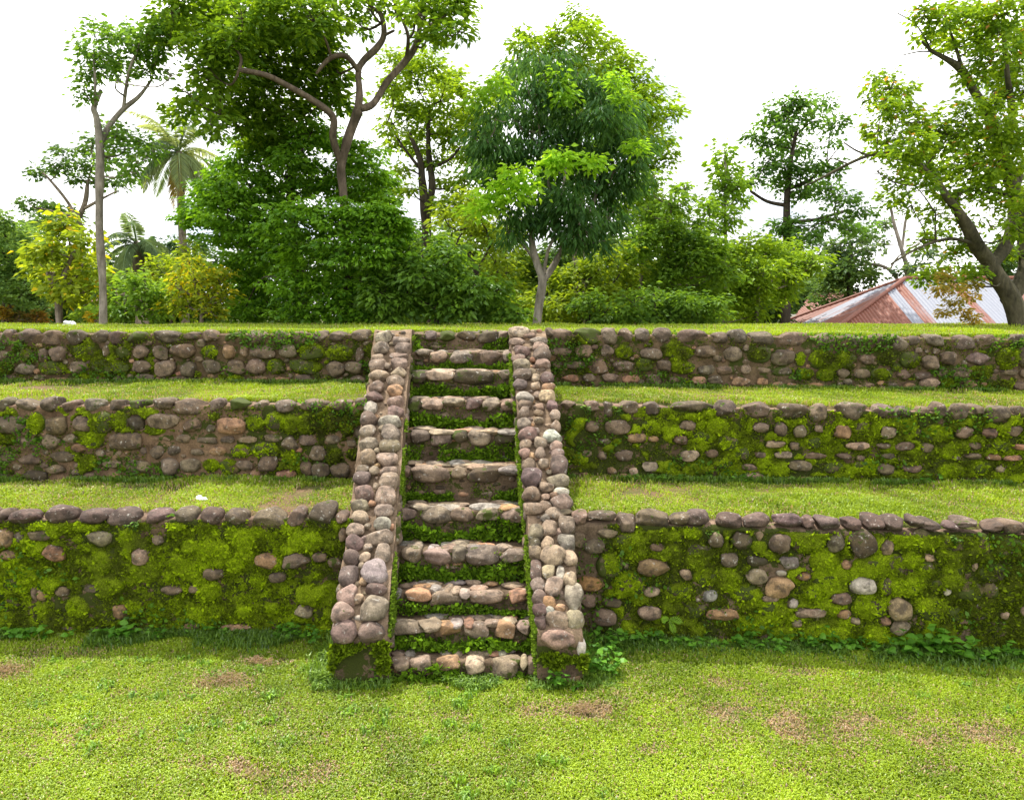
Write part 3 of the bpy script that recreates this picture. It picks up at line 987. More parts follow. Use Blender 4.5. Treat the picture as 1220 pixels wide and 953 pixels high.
    Pn = w.P(hs / w.len, zz, rng.uniform(0.02, 0.07, len(hs)))
    tg = Geo()
    tufts(tg, Pn, np.tile(w.n, (len(hs), 1)), 0.036, (0.05, 0.12, 0.014), (0.15, 0.30, 0.03), rng, 0.8, 0.7, 0.5)
    tg.build('creeping_herb', M_LEAF, root, smooth=False)
    w.root = root
    return root


def hash_f(x):
    v = math.sin(x * 127.1) * 43758.5453
    return v - math.floor(v)


for k in ('L1', 'R1', 'L2', 'R2', 'L3', 'R3'):
    build_wall(k)

# ------------------------------------------------------------------ staircase
stair = empty('stone_staircase', (-0.45, 6.2, 0), 'steep cobblestone staircase climbing through all three terrace walls, lit side ramps', 'staircase')
BALST = {
 'L': lst('G', "290,85,66,50,r;285,133,66,46,r;268,178,50,34,r;270,215,76,44,r;276,258,90,36,r;262,310,64,48,p;252,357,66,40,p;236,405,56,48,g;230,456,72,52,p;222,510,70,48,r;228,568,86,50,r;222,625,80,64;197,680,60,30;196,725,72,56,p;200,793,84,70,p;186,850,80,50;370,102,80,32,r;376,138,68,44,r;362,172,78,28,r;362,207,78,42,r;363,247,64,34,t;345,285,84,46,r;345,328,70,42,o;348,378,70,44,r;345,424,76,44,r;328,468,104,44,g;326,522,80,62,r;320,578,90,56,r;312,638,98,56,r;318,690,72,40,r;314,742,84,64,r;298,808,84,74,r;300,872,78,46,r;252,690,44,36,r;240,838,36,26,o;310,215,30,24,r;285,500,30,24,r;262,760,30,26,r;262,600,24,22,r") +
      lst('S', "196,56,72,50,r;182,108,70,46,r;178,158,68,56,p;163,220,62,60,p;155,292,70,78,p;148,372,86,76,r;132,440,82,80,r;140,515,112,100,p;305,28,66,40,r;292,85,68,52,g;276,138,106,56,r;292,200,64,76,r;262,272,98,88,g;264,345,86,52,p;254,420,110,110,r;250,515,96,84,p;230,180,36,30,r;220,215,44,36,t;212,312,34,34,o;190,385,46,40,t;195,460,44,22,w;232,90,28,20,r;215,140,24,20,r;205,250,24,24,r"),
 'R': lst('G', "905,65,90,34,t;900,105,70,24,r;918,148,74,42,p;908,180,60,30,r;920,213,76,44,r;925,255,76,44,p;918,297,66,36,p;935,357,80,38,g;935,390,60,34;932,428,58,36,r;932,478,60,50,r;955,528,80,54,p;936,575,54,44;936,615,52,40,p;950,665,60,60;972,722,100,72,p;960,795,84,64;975,860,90,50,r;1000,98,76,24,r;1005,128,72,34,r;1012,165,84,50,p;1018,205,64,36,r;1035,272,60,48,p;1040,312,56,30,o;1038,350,70,46,t;1062,395,54,40,p;1070,440,52,50,r;1072,488,44,42,r;1060,535,76,46,w;1078,575,54,46,r;1080,618,58,50,p;1090,670,74,76,p;1088,735,90,58,r;1105,785,72,36,w;1105,835,100,76,r;1100,880,90,30;955,75,70,20,t;985,270,40,34,r;985,305,44,30,t;998,345,44,26,r;1000,400,50,28;1000,430,46,24;1000,462,44,28;1005,565,60,44,r;1005,610,50,44,r;1020,655,44,40,r;1030,762,60,40,r;1068,800,40,30,o;1030,808,36,24,t;1025,850,60,40,r;975,185,36,22,o;965,240,36,22,r;985,510,30,24,r;965,620,30,26,o") +
      lst('S', "905,120,60,60;905,165,44,50,d;905,200,50,60;908,265,50,80,p;915,330,56,56,p;925,380,60,56,p;928,428,52,48,p;930,478,50,60,p;962,100,72,58,r;958,163,52,50,t;975,217,96,78,r;960,272,50,56,t;985,335,70,80,r;1000,470,90,70,r;1010,280,34,60,w;945,60,40,30,r;985,40,80,40,r;1035,85,70,70,r;1038,160,66,72,g;1048,220,60,60,t;1065,370,66,110,r;1065,465,70,70,r;1045,310,50,60,t;960,400,50,50,o;965,430,40,34,g;1010,420,40,30,o"),
}
BFRONT = {'L': [], 'R': lst('S', "993,540,164,90,O")}


def build_balustrade(side):
    b = BS[side]
    rng = np.random.default_rng(50 + ord(side))
    n1 = 16
    path = [(b['Y0'] + 0.0, z) for z in np.linspace(-0.12, b['zf'] - 0.03, n1)]
    ns = 120
    path += [(Y_, slope_z(Y_)) for Y_ in np.linspace(b['Y0'] + 0.03, b['Yt'], ns)]
    path += [(b['Yt'] + 0.15, b['zt'] + 0.01), (b['Yt'] + 0.45, b['zt'] - 0.02)]
    path = np.array(path)
    nx = 14
    fx_ = np.linspace(0, 1, nx)
    P = np.zeros((len(path), nx, 3))
    for i, (Y_, z_) in enumerate(path):
        P[i, :, 0] = bx(side, 'l', Y_) + (bx(side, 'r', Y_) - bx(side, 'l', Y_)) * fx_
        P[i, :, 1] = Y_; P[i, :, 2] = z_
    P[:, :, 2] -= 0.04

    def disp(Pp):
        q = Pp.copy()
        q[..., 2] += 0.018 * fbm(Pp, 1.8, 81) + 0.01 * sn(Pp, 11, 82)
        q[..., 0] += 0.012 * fbm(Pp, 1.8, 83) + 0.006 * sn(Pp, 11, 85)
        q[..., 1] += 0.012 * fbm(Pp, 1.8, 84)
        return q
    g = Geo()
    tn = (0.27, 0.20, 0.14)
    tt = np.tile(np.array([*tn, 0.22]), (len(path) * nx, 1)).reshape(len(path), nx, 4)
    tt[:n1 - 2, :, 3] = 0.5; tt[:n1 - 2, :, :3] = (0.16, 0.115, 0.08)
    g.add(*grid(disp(P)), tt.reshape(-1, 4))
    for e in (0, nx - 1):
        top = P[n1 - 1:, e]
        m = 18
        Sd = np.zeros((len(top), m, 3))
        for j, v in enumerate(np.linspace(0, 1, m)):
            Sd[:, j] = top; Sd[:, j, 2] = np.maximum(top[:, 2] - v * 0.9, -0.12)
        g.add(*grid(disp(Sd)), (*np.array(tn) * 0.8, 0.40))
    # back closing face
    top = P[-1]; bot = top.copy(); bot[:, 2] -= 0.9
    g.add(*grid(np.stack([top, bot], 1)), (*tn, 0.3))
    stones_ = []
    for (cx, cy, ww, hh, fl) in BALST[side]:
        if cy > 735:
            p0 = SP0 - SNRM * 0.03
        else:
            p0 = SP0 + SNRM * 0.01
        p = onplane(cx, cy, p0, SNRM)
        pl = onplane(cx - ww / 2, cy, p0, SNRM); pr = onplane(cx + ww / 2, cy, p0, SNRM)
        pt = onplane(cx, cy - hh / 2, p0, SNRM); pb = onplane(cx, cy + hh / 2, p0, SNRM)
        ru = np.linalg.norm(pr - pl) / 2; rv = np.linalg.norm(pt - pb) / 2
        rn = min(ru, rv) * rng.uniform(0.7, 0.9)
        rv = max(rv * 0.92, 0.02)
        if cy > 735:
            p = p + SNRM * 0.0
        t_ = tint_for(fl, rng)
        t_ = (*(np.array(t_[:3]) * 1.1), min(t_[3], 0.3))
        sg = Geo(); stones_.append(sg)
        stone(sg, p, RT, sv, SNRM, ru * 1.08, rv * 1.12, rn, t_, rng)
    for (cx, cy, ww, hh, fl) in BFRONT[side]:
        p = at(cx, cy, b['Y0'] + 0.05); sc = 1 / FPX * b['Y0']
        sg = Geo(); stones_.append(sg)
        stone(sg, p, RT, np.array([0, 0, 1.0]), np.array([0, -1.0, 0]), ww / 2 * sc, hh / 2 * sc, 0.13, (0.27, 0.18, 0.14, 0.2), rng, 3, 2.6)
    if side == 'R':
        p = at(692, 772, b['Y0'] + 0.04)
        sg = Geo(); stones_.append(sg)
        stone(sg, p, RT, np.array([0, 0, 1.0]), np.array([0, -1.0, 0]), 0.042, 0.09, 0.06, (0.55, 0.5, 0.45, 0.1), rng, 3, 2.6)
        p = at(683, 808, b['Y0'] + 0.04)
        sg = Geo(); stones_.append(sg)
        stone(sg, p, RT, np.array([0, 0, 1.0]), np.array([0, -1.0, 0]), 0.10, 0.055, 0.08, (0.2, 0.13, 0.07, 0.35), rng, 3, 2.6)
    # pebbles pressed into the mortar between the big stones
    for _ in range(90):
        Y_ = rng.uniform(b['Y0'] + 0.1, b['Yt'])
        x_ = rng.uniform(bx(side, 'l', Y_) + 0.03, bx(side, 'r', Y_) - 0.03)
        c = np.array([x_, Y_, slope_z(Y_) - 0.03])
        r_ = rng.uniform(0.012, 0.035)
        stone(g, c, RT, sv, SNRM, r_ * 1.2, r_, r_ * 0.9, tint_for(rng.choice(['r', 'o', 't', '']), rng), rng, 2, mi=1)
    # stones showing in the flanks
    for e in 'lr':
        for _ in range(60):
            Y_ = rng.uniform(b['Y0'] + 0.1, b['Yt'])
            z_ = slope_z(Y_) - rng.uniform(0.10, 0.6)
            if z_ < 0.05: continue
            r_ = rng.uniform(0.04, 0.08)
            c = np.array([bx(side, e, Y_) + (0.005 if e == 'l' else -0.005), Y_, z_])
            stone(g, c, np.array([0, 1.0, 0]), np.array([0, 0, 1.0]), RT, r_ * 1.25, r_ * 0.8, r_ * 0.5, tint_for(rng.choice(['', 'r', 'm']), rng), rng, 2, mi=1)
    body = g.build('side_ramp', [M_MORTAR, M_STONE], stair)
    for q in stones_:
        q.build('cobble', M_STONE, body)
    # moss: on the front block and down the flank beside the steps
    tg = Geo()
    n_ = 5200
    x_ = rng.uniform(bx(side, 'l', b['Y0']) - 0.02, bx(side, 'r', b['Y0']) + 0.02, n_)
    z_ = rng.uniform(0.02, 0.30 if side == 'L' else 0.27, n_)
    Pn = np.stack([x_, np.full(n_, b['Y0']) - 0.01, z_], 1)
    top_ = (0.27 if side == 'L' else 0.22) + 0.09 * sn(Pn[:, :1] * [1, 0, 0] + [0, side == 'L', 0], 3.5, 96) + 0.03 * sn(Pn[:, :1] * [1, 0, 0], 14, 97)
    bot_ = 0.07 + 0.05 * sn(Pn[:, :1] * [1, 0, 0], 5, 98)
    Pn[:, 2] = bot_ + (Pn[:, 2] / 0.30) * np.maximum(top_ - bot_, 0.03)
    bump_ = np.clip(0.06 + 0.07 * sn(Pn, 3.2, 91), 0.01, 1) * np.clip((top_ - Pn[:, 2]) / 0.06, 0.3, 1)
    Pn[:, 1] -= bump_ * rng.uniform(0.3, 1, n_)
    kk = sn(Pn, 2.2, 92) + 0.4 * sn(Pn, 9, 95) > (-0.95 if side == 'L' else -0.6)
    tufts(tg, Pn[kk], np.tile([0, -1.0, 0], (kk.sum(), 1)), rng.choice([0.02, 0.032, 0.045], kk.sum())[:, None], (0.05, 0.075, 0.010), (0.26, 0.38, 0.016), rng, 0.9, 0.6, 0.5)
    n_ = 9000
    Y_ = rng.uniform(b['Y0'], b['Yt'], n_)
    e = 'r' if side == 'L' else 'l'
    xx = np.array([bx(side, e, y) for y in Y_]) + (1 if side == 'L' else -1) * rng.uniform(0, 0.02, n_)
    z_ = slope_z(Y_) - 0.04 - rng.uniform(0, 1, n_) ** 1.5 * 0.42
    Pn = np.stack([xx, Y_, np.maximum(z_, 0.01)], 1)
    kk = sn(Pn, 1.9, 93) + 0.5 * sn(Pn, 8, 94) > (0.25 if side == 'L' else -0.1)
    nrm = np.tile([1.0 if side == 'L' else -1.0, 0, 0], (kk.sum(), 1))
    tufts(tg, Pn[kk], nrm, 0.026, (0.06, 0.10, 0.012), (0.20, 0.31, 0.03), rng, 0.6, 0.7, 0.5)
    tg.build('moss', M_TUFT, body, smooth=False)


build_balustrade('L')
build_balustrade('R')

STEP = [
 lst('S', "362,660,76,50,r;450,665,94,60,r;560,665,92,50,o;665,668,84,60,t;790,675,130,90;862,672,34,44,t;900,690,50,70"),
 lst('S', "400,525,164,60;550,530,124,60,o;670,525,104,80,r;785,520,84,72,o;865,505,60,50,r"),
 lst('S', "345,378,46,50,g;437,378,104,50,o;562,395,134,76,r;710,390,150,60;840,385,84,56,o"),
 lst('S', "408,222,80,66;515,225,130,74;600,220,70,64;705,220,148,70,l;820,212,104,60"),
 lst('S', "385,52,95,60,p;505,50,124,72;610,50,94,64;715,45,94,60;820,50,125,66"),
 lst('G', "385,712,60,54,p;505,715,164,76;635,712,70,60;750,735,148,80,d;870,718,110,46,g"),
 lst('G', "460,547,88,66,p;565,543,100,72;647,560,80,60,d;730,555,98,66;855,555,124,60,d"),
 lst('G', "430,385,80,60,d;512,388,100,54;610,385,96,40;703,388,80,54,p;780,392,84,60;865,395,80,60"),
 lst('G', "455,255,70,64,d;550,255,130,50,t;718,270,196,76,d;850,250,70,44"),
 lst('G', "470,150,60,34;545,170,84,66;655,172,102,64;775,180,104,76;855,170,44,54"),
 lst('G', "508,80,54,50,p;583,82,76,52,m;672,80,84,50,d;775,82,104,58,d;840,75,60,40"),
]
FLATS = [
 [], lst('S', "585,483,50,26,g;640,480,40,20,o;735,480,60,30,r;800,475,60,30,t;480,488,90,18"),
 lst('S', "505,345,50,20,g;625,358,40,20,g;590,350,40,16;560,346,40,14"),
 lst('S', "420,170,60,20;500,180,40,14,g;600,162,80,22,r;680,180,70,26,g;560,178,60,16;780,176,70,16"),
 lst('S', "450,16,90,20,r;560,14,90,16,g;700,12,110,18,g;800,14,80,16,o"),
 lst('G', "425,655,90,30,r;525,657,80,20,r;630,655,90,22,g;715,672,90,26,t;820,682,130,22,t;740,655,100,16,g;870,660,60,20,o;660,690,60,20,r"),
 lst('G', "480,500,100,20;560,515,100,22,t;660,508,90,20,o;770,515,120,26,t;860,515,100,24,g;700,496,80,12"),
 lst('G', "470,362,90,12;600,362,100,12,t;740,362,80,12,r"), lst('G', "560,236,110,12,t;700,236,150,12,t"), lst('G', "500,143,60,12;700,145,120,12,t"), []]
UNDER = [
 lst('S', "640,705,60,40,o"), lst('S', "735,600,70,32;570,600,50,20;640,620,50,16"), lst('S', "505,457,60,26;790,447,56,32,d;650,455,40,24,d;350,450,50,30"),
 lst('S', "440,290,90,30,o;597,290,90,26,o;715,297,40,34"), lst('S', "415,115,70,24;515,122,40,22;705,122,50,22;635,130,30,20,o;600,160,60,24,o"),
 lst('G', "460,785,54,30;550,785,80,32;655,790,70,26,o;765,792,80,28,r;865,787,60,22,r"),
 lst('G', "460,605,70,20;580,617,60,18,o;750,625,60,22,d;850,627,66,34,g"), lst('G', "480,440,60,30,o;570,430,60,26;810,455,66,36;455,470,60,22,o"),
 lst('G', "690,333,60,24;735,330,40,20;798,334,50,28,o"), lst('G', "830,205,40,40,o;520,205,50,24,m"), lst('G', "530,125,60,20")]


def build_step(k):
    rng = np.random.default_rng(200 + k)
    Yk, zk = stepY[k]
    Yn = stepY[k + 1][0] if k < 10 else 10.5
    zp = stepY[k - 1][1] if k else -0.05
    xl = bx('L', 'r', Yk) - 0.06; xr = bx('R', 'l', Yk) + 0.06
    ny, nx = 10, 46
    prof = [(Yk + 0.03, z) for z in np.linspace(zp - 0.06, zk - 0.03, 9)] + [(y, zk - 0.02) for y in np.linspace(Yk + 0.06, Yn + 0.10, 10)] + [(Yn + 0.1, zp - 0.06)]
    xs_ = np.linspace(xl, xr, nx)
    P = np.zeros((len(prof), nx, 3))
    for i, (y, z) in enumerate(prof):
        P[i, :, 0] = xs_; P[i, :, 1] = y; P[i, :, 2] = z
    P[:, :, 1] += 0.015 * sn(P, 2.2, 101); P[:, :, 2] += 0.012 * sn(P, 3.0, 102) + 0.005 * sn(P, 11, 103)
    g = Geo()
    tt = np.tile([0.17, 0.125, 0.085, 0.36], (len(prof) * nx, 1)).reshape(len(prof), nx, 4)
    tt[:8, :, 3] = 0.42
    g.add(*grid(P), tt.reshape(-1, 4), 0)
    # small and flat stones belong to the step body
    p0 = np.array([0, Yk, zk])
    for (cx, cy, ww, hh, fl) in FLATS[k]:
        p = onz(cx, cy, zk - 0.005)
        if p[1] > Yn + 0.05 or p[1] < Yk: p[1] = rng.uniform(Yk + 0.1, max(Yn - 0.03, Yk + 0.12))
        sc = p[1] / FPX
        t_ = tint_for(fl or 'r', rng); t_ = (*(np.array(t_[:3]) * 1.2), 0.15)
        stone(g, p, RT, np.array([0, 1.0, 0]), np.array([0, 0, 1.0]), ww / 2 * sc * 1.15, rng.uniform(0.07, 0.12), 0.030, t_, rng, 3, mi=1)
    for _ in range(12):
        c = np.array([rng.uniform(xl + .1, xr - .1), rng.uniform(Yk + 0.14, max(Yn - 0.02, Yk + .16)), zk - 0.012])
        stone(g, c, RT, np.array([0, 1.0, 0]), np.array([0, 0, 1.0]), rng.uniform(0.04, 0.12), rng.uniform(0.04, 0.08), 0.022, tint_for(rng.choice(['r', 't', 'o', 'g']), rng), rng, 2, mi=1)
    for _ in range(20):
        c = np.array([rng.uniform(xl + .08, xr - .08), Yk + 0.045, zp + rng.uniform(0.1, 0.75) * (zk - zp)])
        stone(g, c, RT, np.array([0, 0, 1.0]), np.array([0, -1.0, 0]), rng.uniform(0.02, 0.06), rng.uniform(0.014, 0.03), 0.035, tint_for(rng.choice(['', 'd', 'o', 'm']), rng), rng, 2, mi=1)
    for (cx, cy, ww, hh, fl) in UNDER[k]:
        p = at(cx, cy, Yk + 0.05); sc = Yk / FPX
        stone(g, p, RT, np.array([0, 0, 1.0]), np.array([0, -1.0, 0]), ww / 2 * sc, hh / 2 * sc, 0.045, tint_for(fl, rng), rng, mi=1)
    st = g.build('step', [M_MORTAR, M_STONE], stair)
    for (cx, cy, ww, hh, fl) in STEP[k]:
        sc = (Yk + 0.02) / FPX
        top = 0.5
        rn = rng.uniform(0.09, 0.12)
        p = at(cx, cy, Yk + rn * 0.42)
        ry_ = hh / 2 * sc * 0.98
        p[2] = zk - ry_ + 0.018
        sg = Geo()
        t_ = tint_for(fl or 'r', rng); t_ = (*(np.array(t_[:3]) * 1.1), t_[3])
        stone(sg, p, RT, np.array([0, 0, 1.0]), np.array([0, -1.0, 0]), ww / 2 * sc * 1.04, ry_, rn, t_, rng, 3, rng.uniform(2.5, 3.3))
        sg.build('nosing_stone', M_STONE, st)
    # greenery on the riser and in the corners
    tg = Geo()
    n_ = int(5600 * (xr - xl) * max(zk - zp, 0.1))
    x_ = rng.uniform(xl, xr, n_)
    hgt = (zk - zp)
    cap_ = np.clip(0.46 + 0.38 * sn(np.stack([x_, x_ * 0 + k], 1), 3.2, 115 + k) + 0.12 * sn(np.stack([x_, x_ * 0 + k], 1), 11, 116), 0.15, 0.85)
    z_ = zp + rng.uniform(0, 1, n_) ** 1.2 * hgt * cap_
    P_ = np.stack([x_, np.full(n_, Yk - 0.0), z_], 1)
    m_ = sn(P_ * np.array([1, 1, 0.6]), 1.9, 110 + k) + 0.3 * sn(P_, 6, 111)
    edge = np.maximum(np.exp(-((x_ - xl) / 0.16) ** 2), 0.8 * np.exp(-((x_ - xr) / 0.10) ** 2))
    kk = m_ + edge * 1.3 > (-0.55 if k not in (2, 1) else -0.2)
    P_ = P_[kk]
    P_[:, 1] -= np.clip(rng.uniform(0, 0.07, len(P_)) * (1 + 0.9 * sn(P_, 5, 117)), 0, 0.12)
    leafy = k in (0, 1, 3, 4, 7, 8)
    tufts(tg, P_, np.tile([0, -1.0, 0], (len(P_), 1)), rng.choice([0.02, 0.032, 0.05] if leafy else [0.018, 0.026, 0.036], len(P_))[:, None], (0.05, 0.10, 0.012), (0.20, 0.36, 0.020), rng, 0.9, 0.65, 0.6)
    n_ = int(2600 * (xr - xl) * max(zk - zp, 0.1))
    P_ = np.stack([rng.uniform(xl, xr, n_), np.full(n_, Yk + 0.02), zp + rng.uniform(0, 0.95, n_) * hgt], 1)
    P_ = P_[sn(P_, 4.5, 118) > -0.3]
    tufts(tg, P_, np.tile([0, -1.0, 0], (len(P_), 1)), 0.02, (0.05, 0.08, 0.012), (0.18, 0.29, 0.020), rng, 0.9, 0.65, 0.6)
    tg.build('moss', M_TUFT, st, smooth=False)


for k in range(11):
    build_step(k)

# ------------------------------------------------------------------ grass
def blades(geo, P, h, wdt, rng, lean=0.8, c1=(0.10, 0.17, 0.012), c2=(0.24, 0.36, 0.03), straw=None, tone=None):
    n = len(P)
    a = rng.uniform(0, 2 * math.pi, n)
    d = np.stack([np.cos(a), np.sin(a), np.zeros(n)], 1)
    s = np.stack([-np.sin(a), np.cos(a), np.zeros(n)], 1)
    hh = (h * rng.uniform(0.55, 1.35, n))[:, None]
    ww = (wdt * rng.uniform(0.7, 1.3, n))[:, None]
    ln = (rng.uniform(0.1, 1.0, n) * lean)[:, None]
    up = np.array([0, 0, 1.0])
    m = P + d * hh * ln * 0.35 + up * hh * 0.62
    t = P + d * hh * ln * 1.05 + up * hh * (1.0 - 0.45 * ln)
    V = np.stack([P - s * ww * .5, P + s * ww * .5, m + s * ww * .5, t, m - s * ww * .5], 1).reshape(-1, 3)
    i = (np.arange(n) * 5)[:, None]
    F = np.concatenate([i + [0, 1, 2], i + [0, 2, 4], i + [4, 2, 3]])
    k = rng.uniform(0, 1, n)
    if tone is not None:
        k = np.clip(k * 0.6 + tone, 0, 1)
    T = np.array(c1)[None] * (1 - k)[:, None] + np.array(c2)[None] * k[:, None]
    if straw is not None:
        u = (rng.uniform(size=n) < straw)[:, None]
        st = np.array([0.46, 0.33, 0.20])[None] * rng.uniform(0.6, 1.2, n)[:, None]
        T = np.where(u, st, T)
    geo.add(V, F, np.repeat(T, 5, 0))


def scatter(n, x0, x1, y0, y1, rng):
    return np.stack([rng.uniform(x0, x1, n), rng.uniform(y0, y1, n), np.zeros(n)], 1)


# dead patches read off the photograph: px, py, radius x (m), radius y (m), strength
DEAD = [(265, 812, .16, .10, 1.4), (310, 789, .12, .06, 1.2), (345, 918, .30, .07, 1), (330, 935, .12, .06, 1), (245, 908, .2, .05, .8), (385, 905, .1, .04, .8), (700, 845, .2, .08, 1.3), (680, 838, .3, .1, .6),
        (885, 850, .22, .10, 1.1), (955, 872, .28, .12, 1), (1010, 862, .2, .07, .8), (955, 803, .18, .06, 1), (860, 812, .12, .06, .8), (1050, 855, .3, .06, .6), (1195, 872, .3, .10, 1.1), (1130, 878, .2, .06, .9),
        (780, 890, .12, .05, .8), (960, 920, .1, .05, .9), (1000, 900, .1, .05, .6), (90, 775, .3, .08, .8), (0, 800, .15, .12, 1.3), (95, 868, .25, .1, .5), (150, 820, .15, .06, .6), (640, 845, .2, .07, .7), (520, 850, .2, .06, .5),
        (890, 845, .7, .25, .35), (1050, 870, .8, .2, .3), (60, 880, .5, .2, .25), (1120, 915, .15, .05, .6), (440, 872, .3, .05, .4)]
rng = np.random.default_rng(77)


def lawn_front(x):
    """y of the foot of the bottom walls / stairs at x"""
    w = W['L1'] if x < 0 else W['R1']
    return w.A[1] + (x - w.A[0]) / w.u[0] * w.u[1]


def fill_lawn():
    g = Geo()
    parts_ = []
    for (y0, y1, dens) in ((4.1, 5.2, 13000), (5.2, 6.2, 12000), (6.2, 7.05, 11000)):
        half = (y1 + 0.3) * 0.72 + 0.25
        n = int(2 * half * (y1 - y0) * dens)
        parts_.append(scatter(n, -half, half, y0, y1, rng))
    P = np.concatenate(parts_)
    wl, wr = W['L1'], W['R1']
    yl = np.where(P[:, 0] < -0.4, wl.A[1] + (P[:, 0] - wl.A[0]) / wl.u[0] * wl.u[1], wr.A[1] + (P[:, 0] - wr.A[0]) / wr.u[0] * wr.u[1])
    keep = P[:, 1] < yl + 0.02
    inst = (P[:, 0] > bx('L', 'l', 6.1)) & (P[:, 0] < bx('R', 'r', 6.1)) & (P[:, 1] > 5.80)
    P = P[keep & ~inst]
    P[:, 2] = ground_noise(P)
    straw = 0.05 + 0.07 * np.clip(sn(P[:, :2], 1.5, 120), 0, 1)
    thin = np.zeros(len(P))
    for (px, py, rx, ry, s) in DEAD:
        c = onz(px, py, 0.02)
        e = np.exp(-(((P[:, 0] - c[0]) / (rx * 1.25)) ** 2 + ((P[:, 1] - c[1]) / (ry * 1.25)) ** 2) * (1 + 0.5 * sn(P[:, :2], 5, 121)))
        straw = straw + 0.75 * s * e * (0.6 + 0.5 * sn(P[:, :2], 7, 122)); thin = np.maximum(thin, s * e)
    keep = rng.uniform(size=len(P)) > np.clip(thin * 0.45, 0, 0.6)
    P, straw, thin = P[keep], straw[keep], thin[keep]
    tone = 0.22 + 0.24 * sn(P[:, :2], 0.9, 123) + 0.18 * sn(P[:, :2], 5, 124)
    hv = 0.034 * (1 + 0.25 * sn(P[:, :2], 2, 125)) * (1 - 0.45 * np.clip(thin, 0, 1))
    sp = sn(P[:, :2], 1.1, 126) + 0.5 * sn(P[:, :2], 3.1, 127)
    blades(g, P, hv * 1.0, 0.0080, rng, 1.0, straw=np.clip(straw, 0, 0.9), tone=tone, c1=(0.135, 0.205, 0.010), c2=(0.38, 0.51, 0.024))
    o = g.build('grass', M_GRASS, None, smooth=False)
    tag(o, 'short bright lawn grass with dry patches in front of the stairs', 'grass', 'stuff')


fill_lawn()


def fill_terrace(lo, hi, n, label, h=0.045):
    g = Geo()
    for s in 'LR':
        a, b = W[s + str(lo)], W[s + str(hi)]
        t = rng.uniform(0, 1, n); v = rng.uniform(0, 1, n)
        ta = a.t0 + (a.t1 - a.t0) * t; tb = b.t0 + (b.t1 - b.t0) * t
        PA = a.P(ta, 0, -0.17); PA[:, 2] = a.ztop(ta) - 0.03
        PB = b.P(tb, 0, 0.03); PB[:, 2] = b.zb(tb)
        P = PA * (1 - v)[:, None] + PB * v[:, None]
        Pn = P.copy()
        P[:, 2] += ground_noise(Pn) * np.sin(v * math.pi)
        # not under the ramps
        okk = np.array([not (bx('L', 'l', y) + 0.02 < x < bx('R', 'r', y) - 0.02) for x, y in zip(P[:, 0], P[:, 1])])
        P, v = P[okk], v[okk]
        bare = 0.42 + 0.6 * fbm(P[:, :2], 0.9, 130 + lo + ord(s)) + 0.2 * sn(P[:, :2], 5, 131)
        if lo == 1 and s == 'L': bare = bare + 0.35 * np.exp(-((v - 0.75) / 0.15) ** 2)
        ok = bare < rng.uniform(0.3, 1.1, len(P))
        P = P[ok]; v = v[ok]; bare = bare[ok]
        tone = 0.22 + 0.26 * sn(P[:, :2], 1.2, 133) + 0.15 * sn(P[:, :2], 6, 137)
        hv = h * (0.8 + 0.6 * np.clip(sn(P[:, :2], 1.6, 134), -0.7, 1) + 0.3 * np.clip(sn(P[:, :2], 6, 136), -0.7, 1)) * (1 + 0.3 * v)
        blades(g, P, hv, 0.009, rng, 1.0, straw=np.clip(0.05 + bare * 0.22, 0, 0.6), tone=tone, c1=(0.13, 0.20, 0.010), c2=(0.37, 0.49, 0.024))
        # long fringe at the foot of the upper wall and overhanging the coping
        m = n // 9
        t = rng.uniform(0, 1, m); tb = b.t0 + (b.t1 - b.t0) * t
        PB = b.P(tb, 0, 0.04 + rng.uniform(0, 0.14, m)); PB[:, 2] = b.zb(tb) - 0.01
        okk = (sn(PB[:, :2], 2.4, 135) > -0.35) & np.array([not (bx('L', 'l', y) + 0.02 < x < bx('R', 'r', y) - 0.02) for x, y in zip(PB[:, 0], PB[:, 1])])
        blades(g, PB[okk], 0.085, 0.010, rng, 0.9, c1=(0.06, 0.12, 0.012), c2=(0.18, 0.30, 0.03))
    o = g.build('grass', M_GRASS, None, smooth=False)
    tag(o, label, 'grass', 'stuff')


fill_terrace(1, 2, 62000, 'patchy grass on the lower ledge between bottom and middle walls')
fill_terrace(2, 3, 60000, 'patchy grass on the upper ledge between middle and top walls')


def fill_top():
    g = Geo()
    n = 95000
    x = rng.uniform(-9.5, 9.5, n)
    v = rng.uniform(0, 1, n) ** 1.7
    y0 = np.interp(x, fx, fy); z0 = np.interp(x, fx, fz)
    y = y0 + 0.02 + v * (16.5 - y0)
    xx = x * (1 + 0.5 * v)
    z = z0 + (2.79 - z0) * ((y - y0) / (BACK - y0))
    P = np.stack([xx, y, z], 1)
    gap = (sn(P[:, :2], 1.1, 141) > -0.75) | (v > 0.05)
    P = P[gap]
    P[:, 2] += ground_noise(P) * 0.5
    hv = 0.05 * (1 + 0.5 * np.clip(sn(P[:, :2], 1.5, 142), -0.7, 1))
    blades(g, P, hv, 0.012, rng, 0.9, straw=np.full(len(P), 0.06), tone=0.25 + 0.2 * sn(P[:, :2], 1, 143), c1=(0.135, 0.205, 0.010), c2=(0.38, 0.51, 0.024))
    o = g.build('grass', M_GRASS, None, smooth=False)
    tag(o, 'thin strip of grass along the top of the platform under the trees', 'grass', 'stuff')


fill_top()


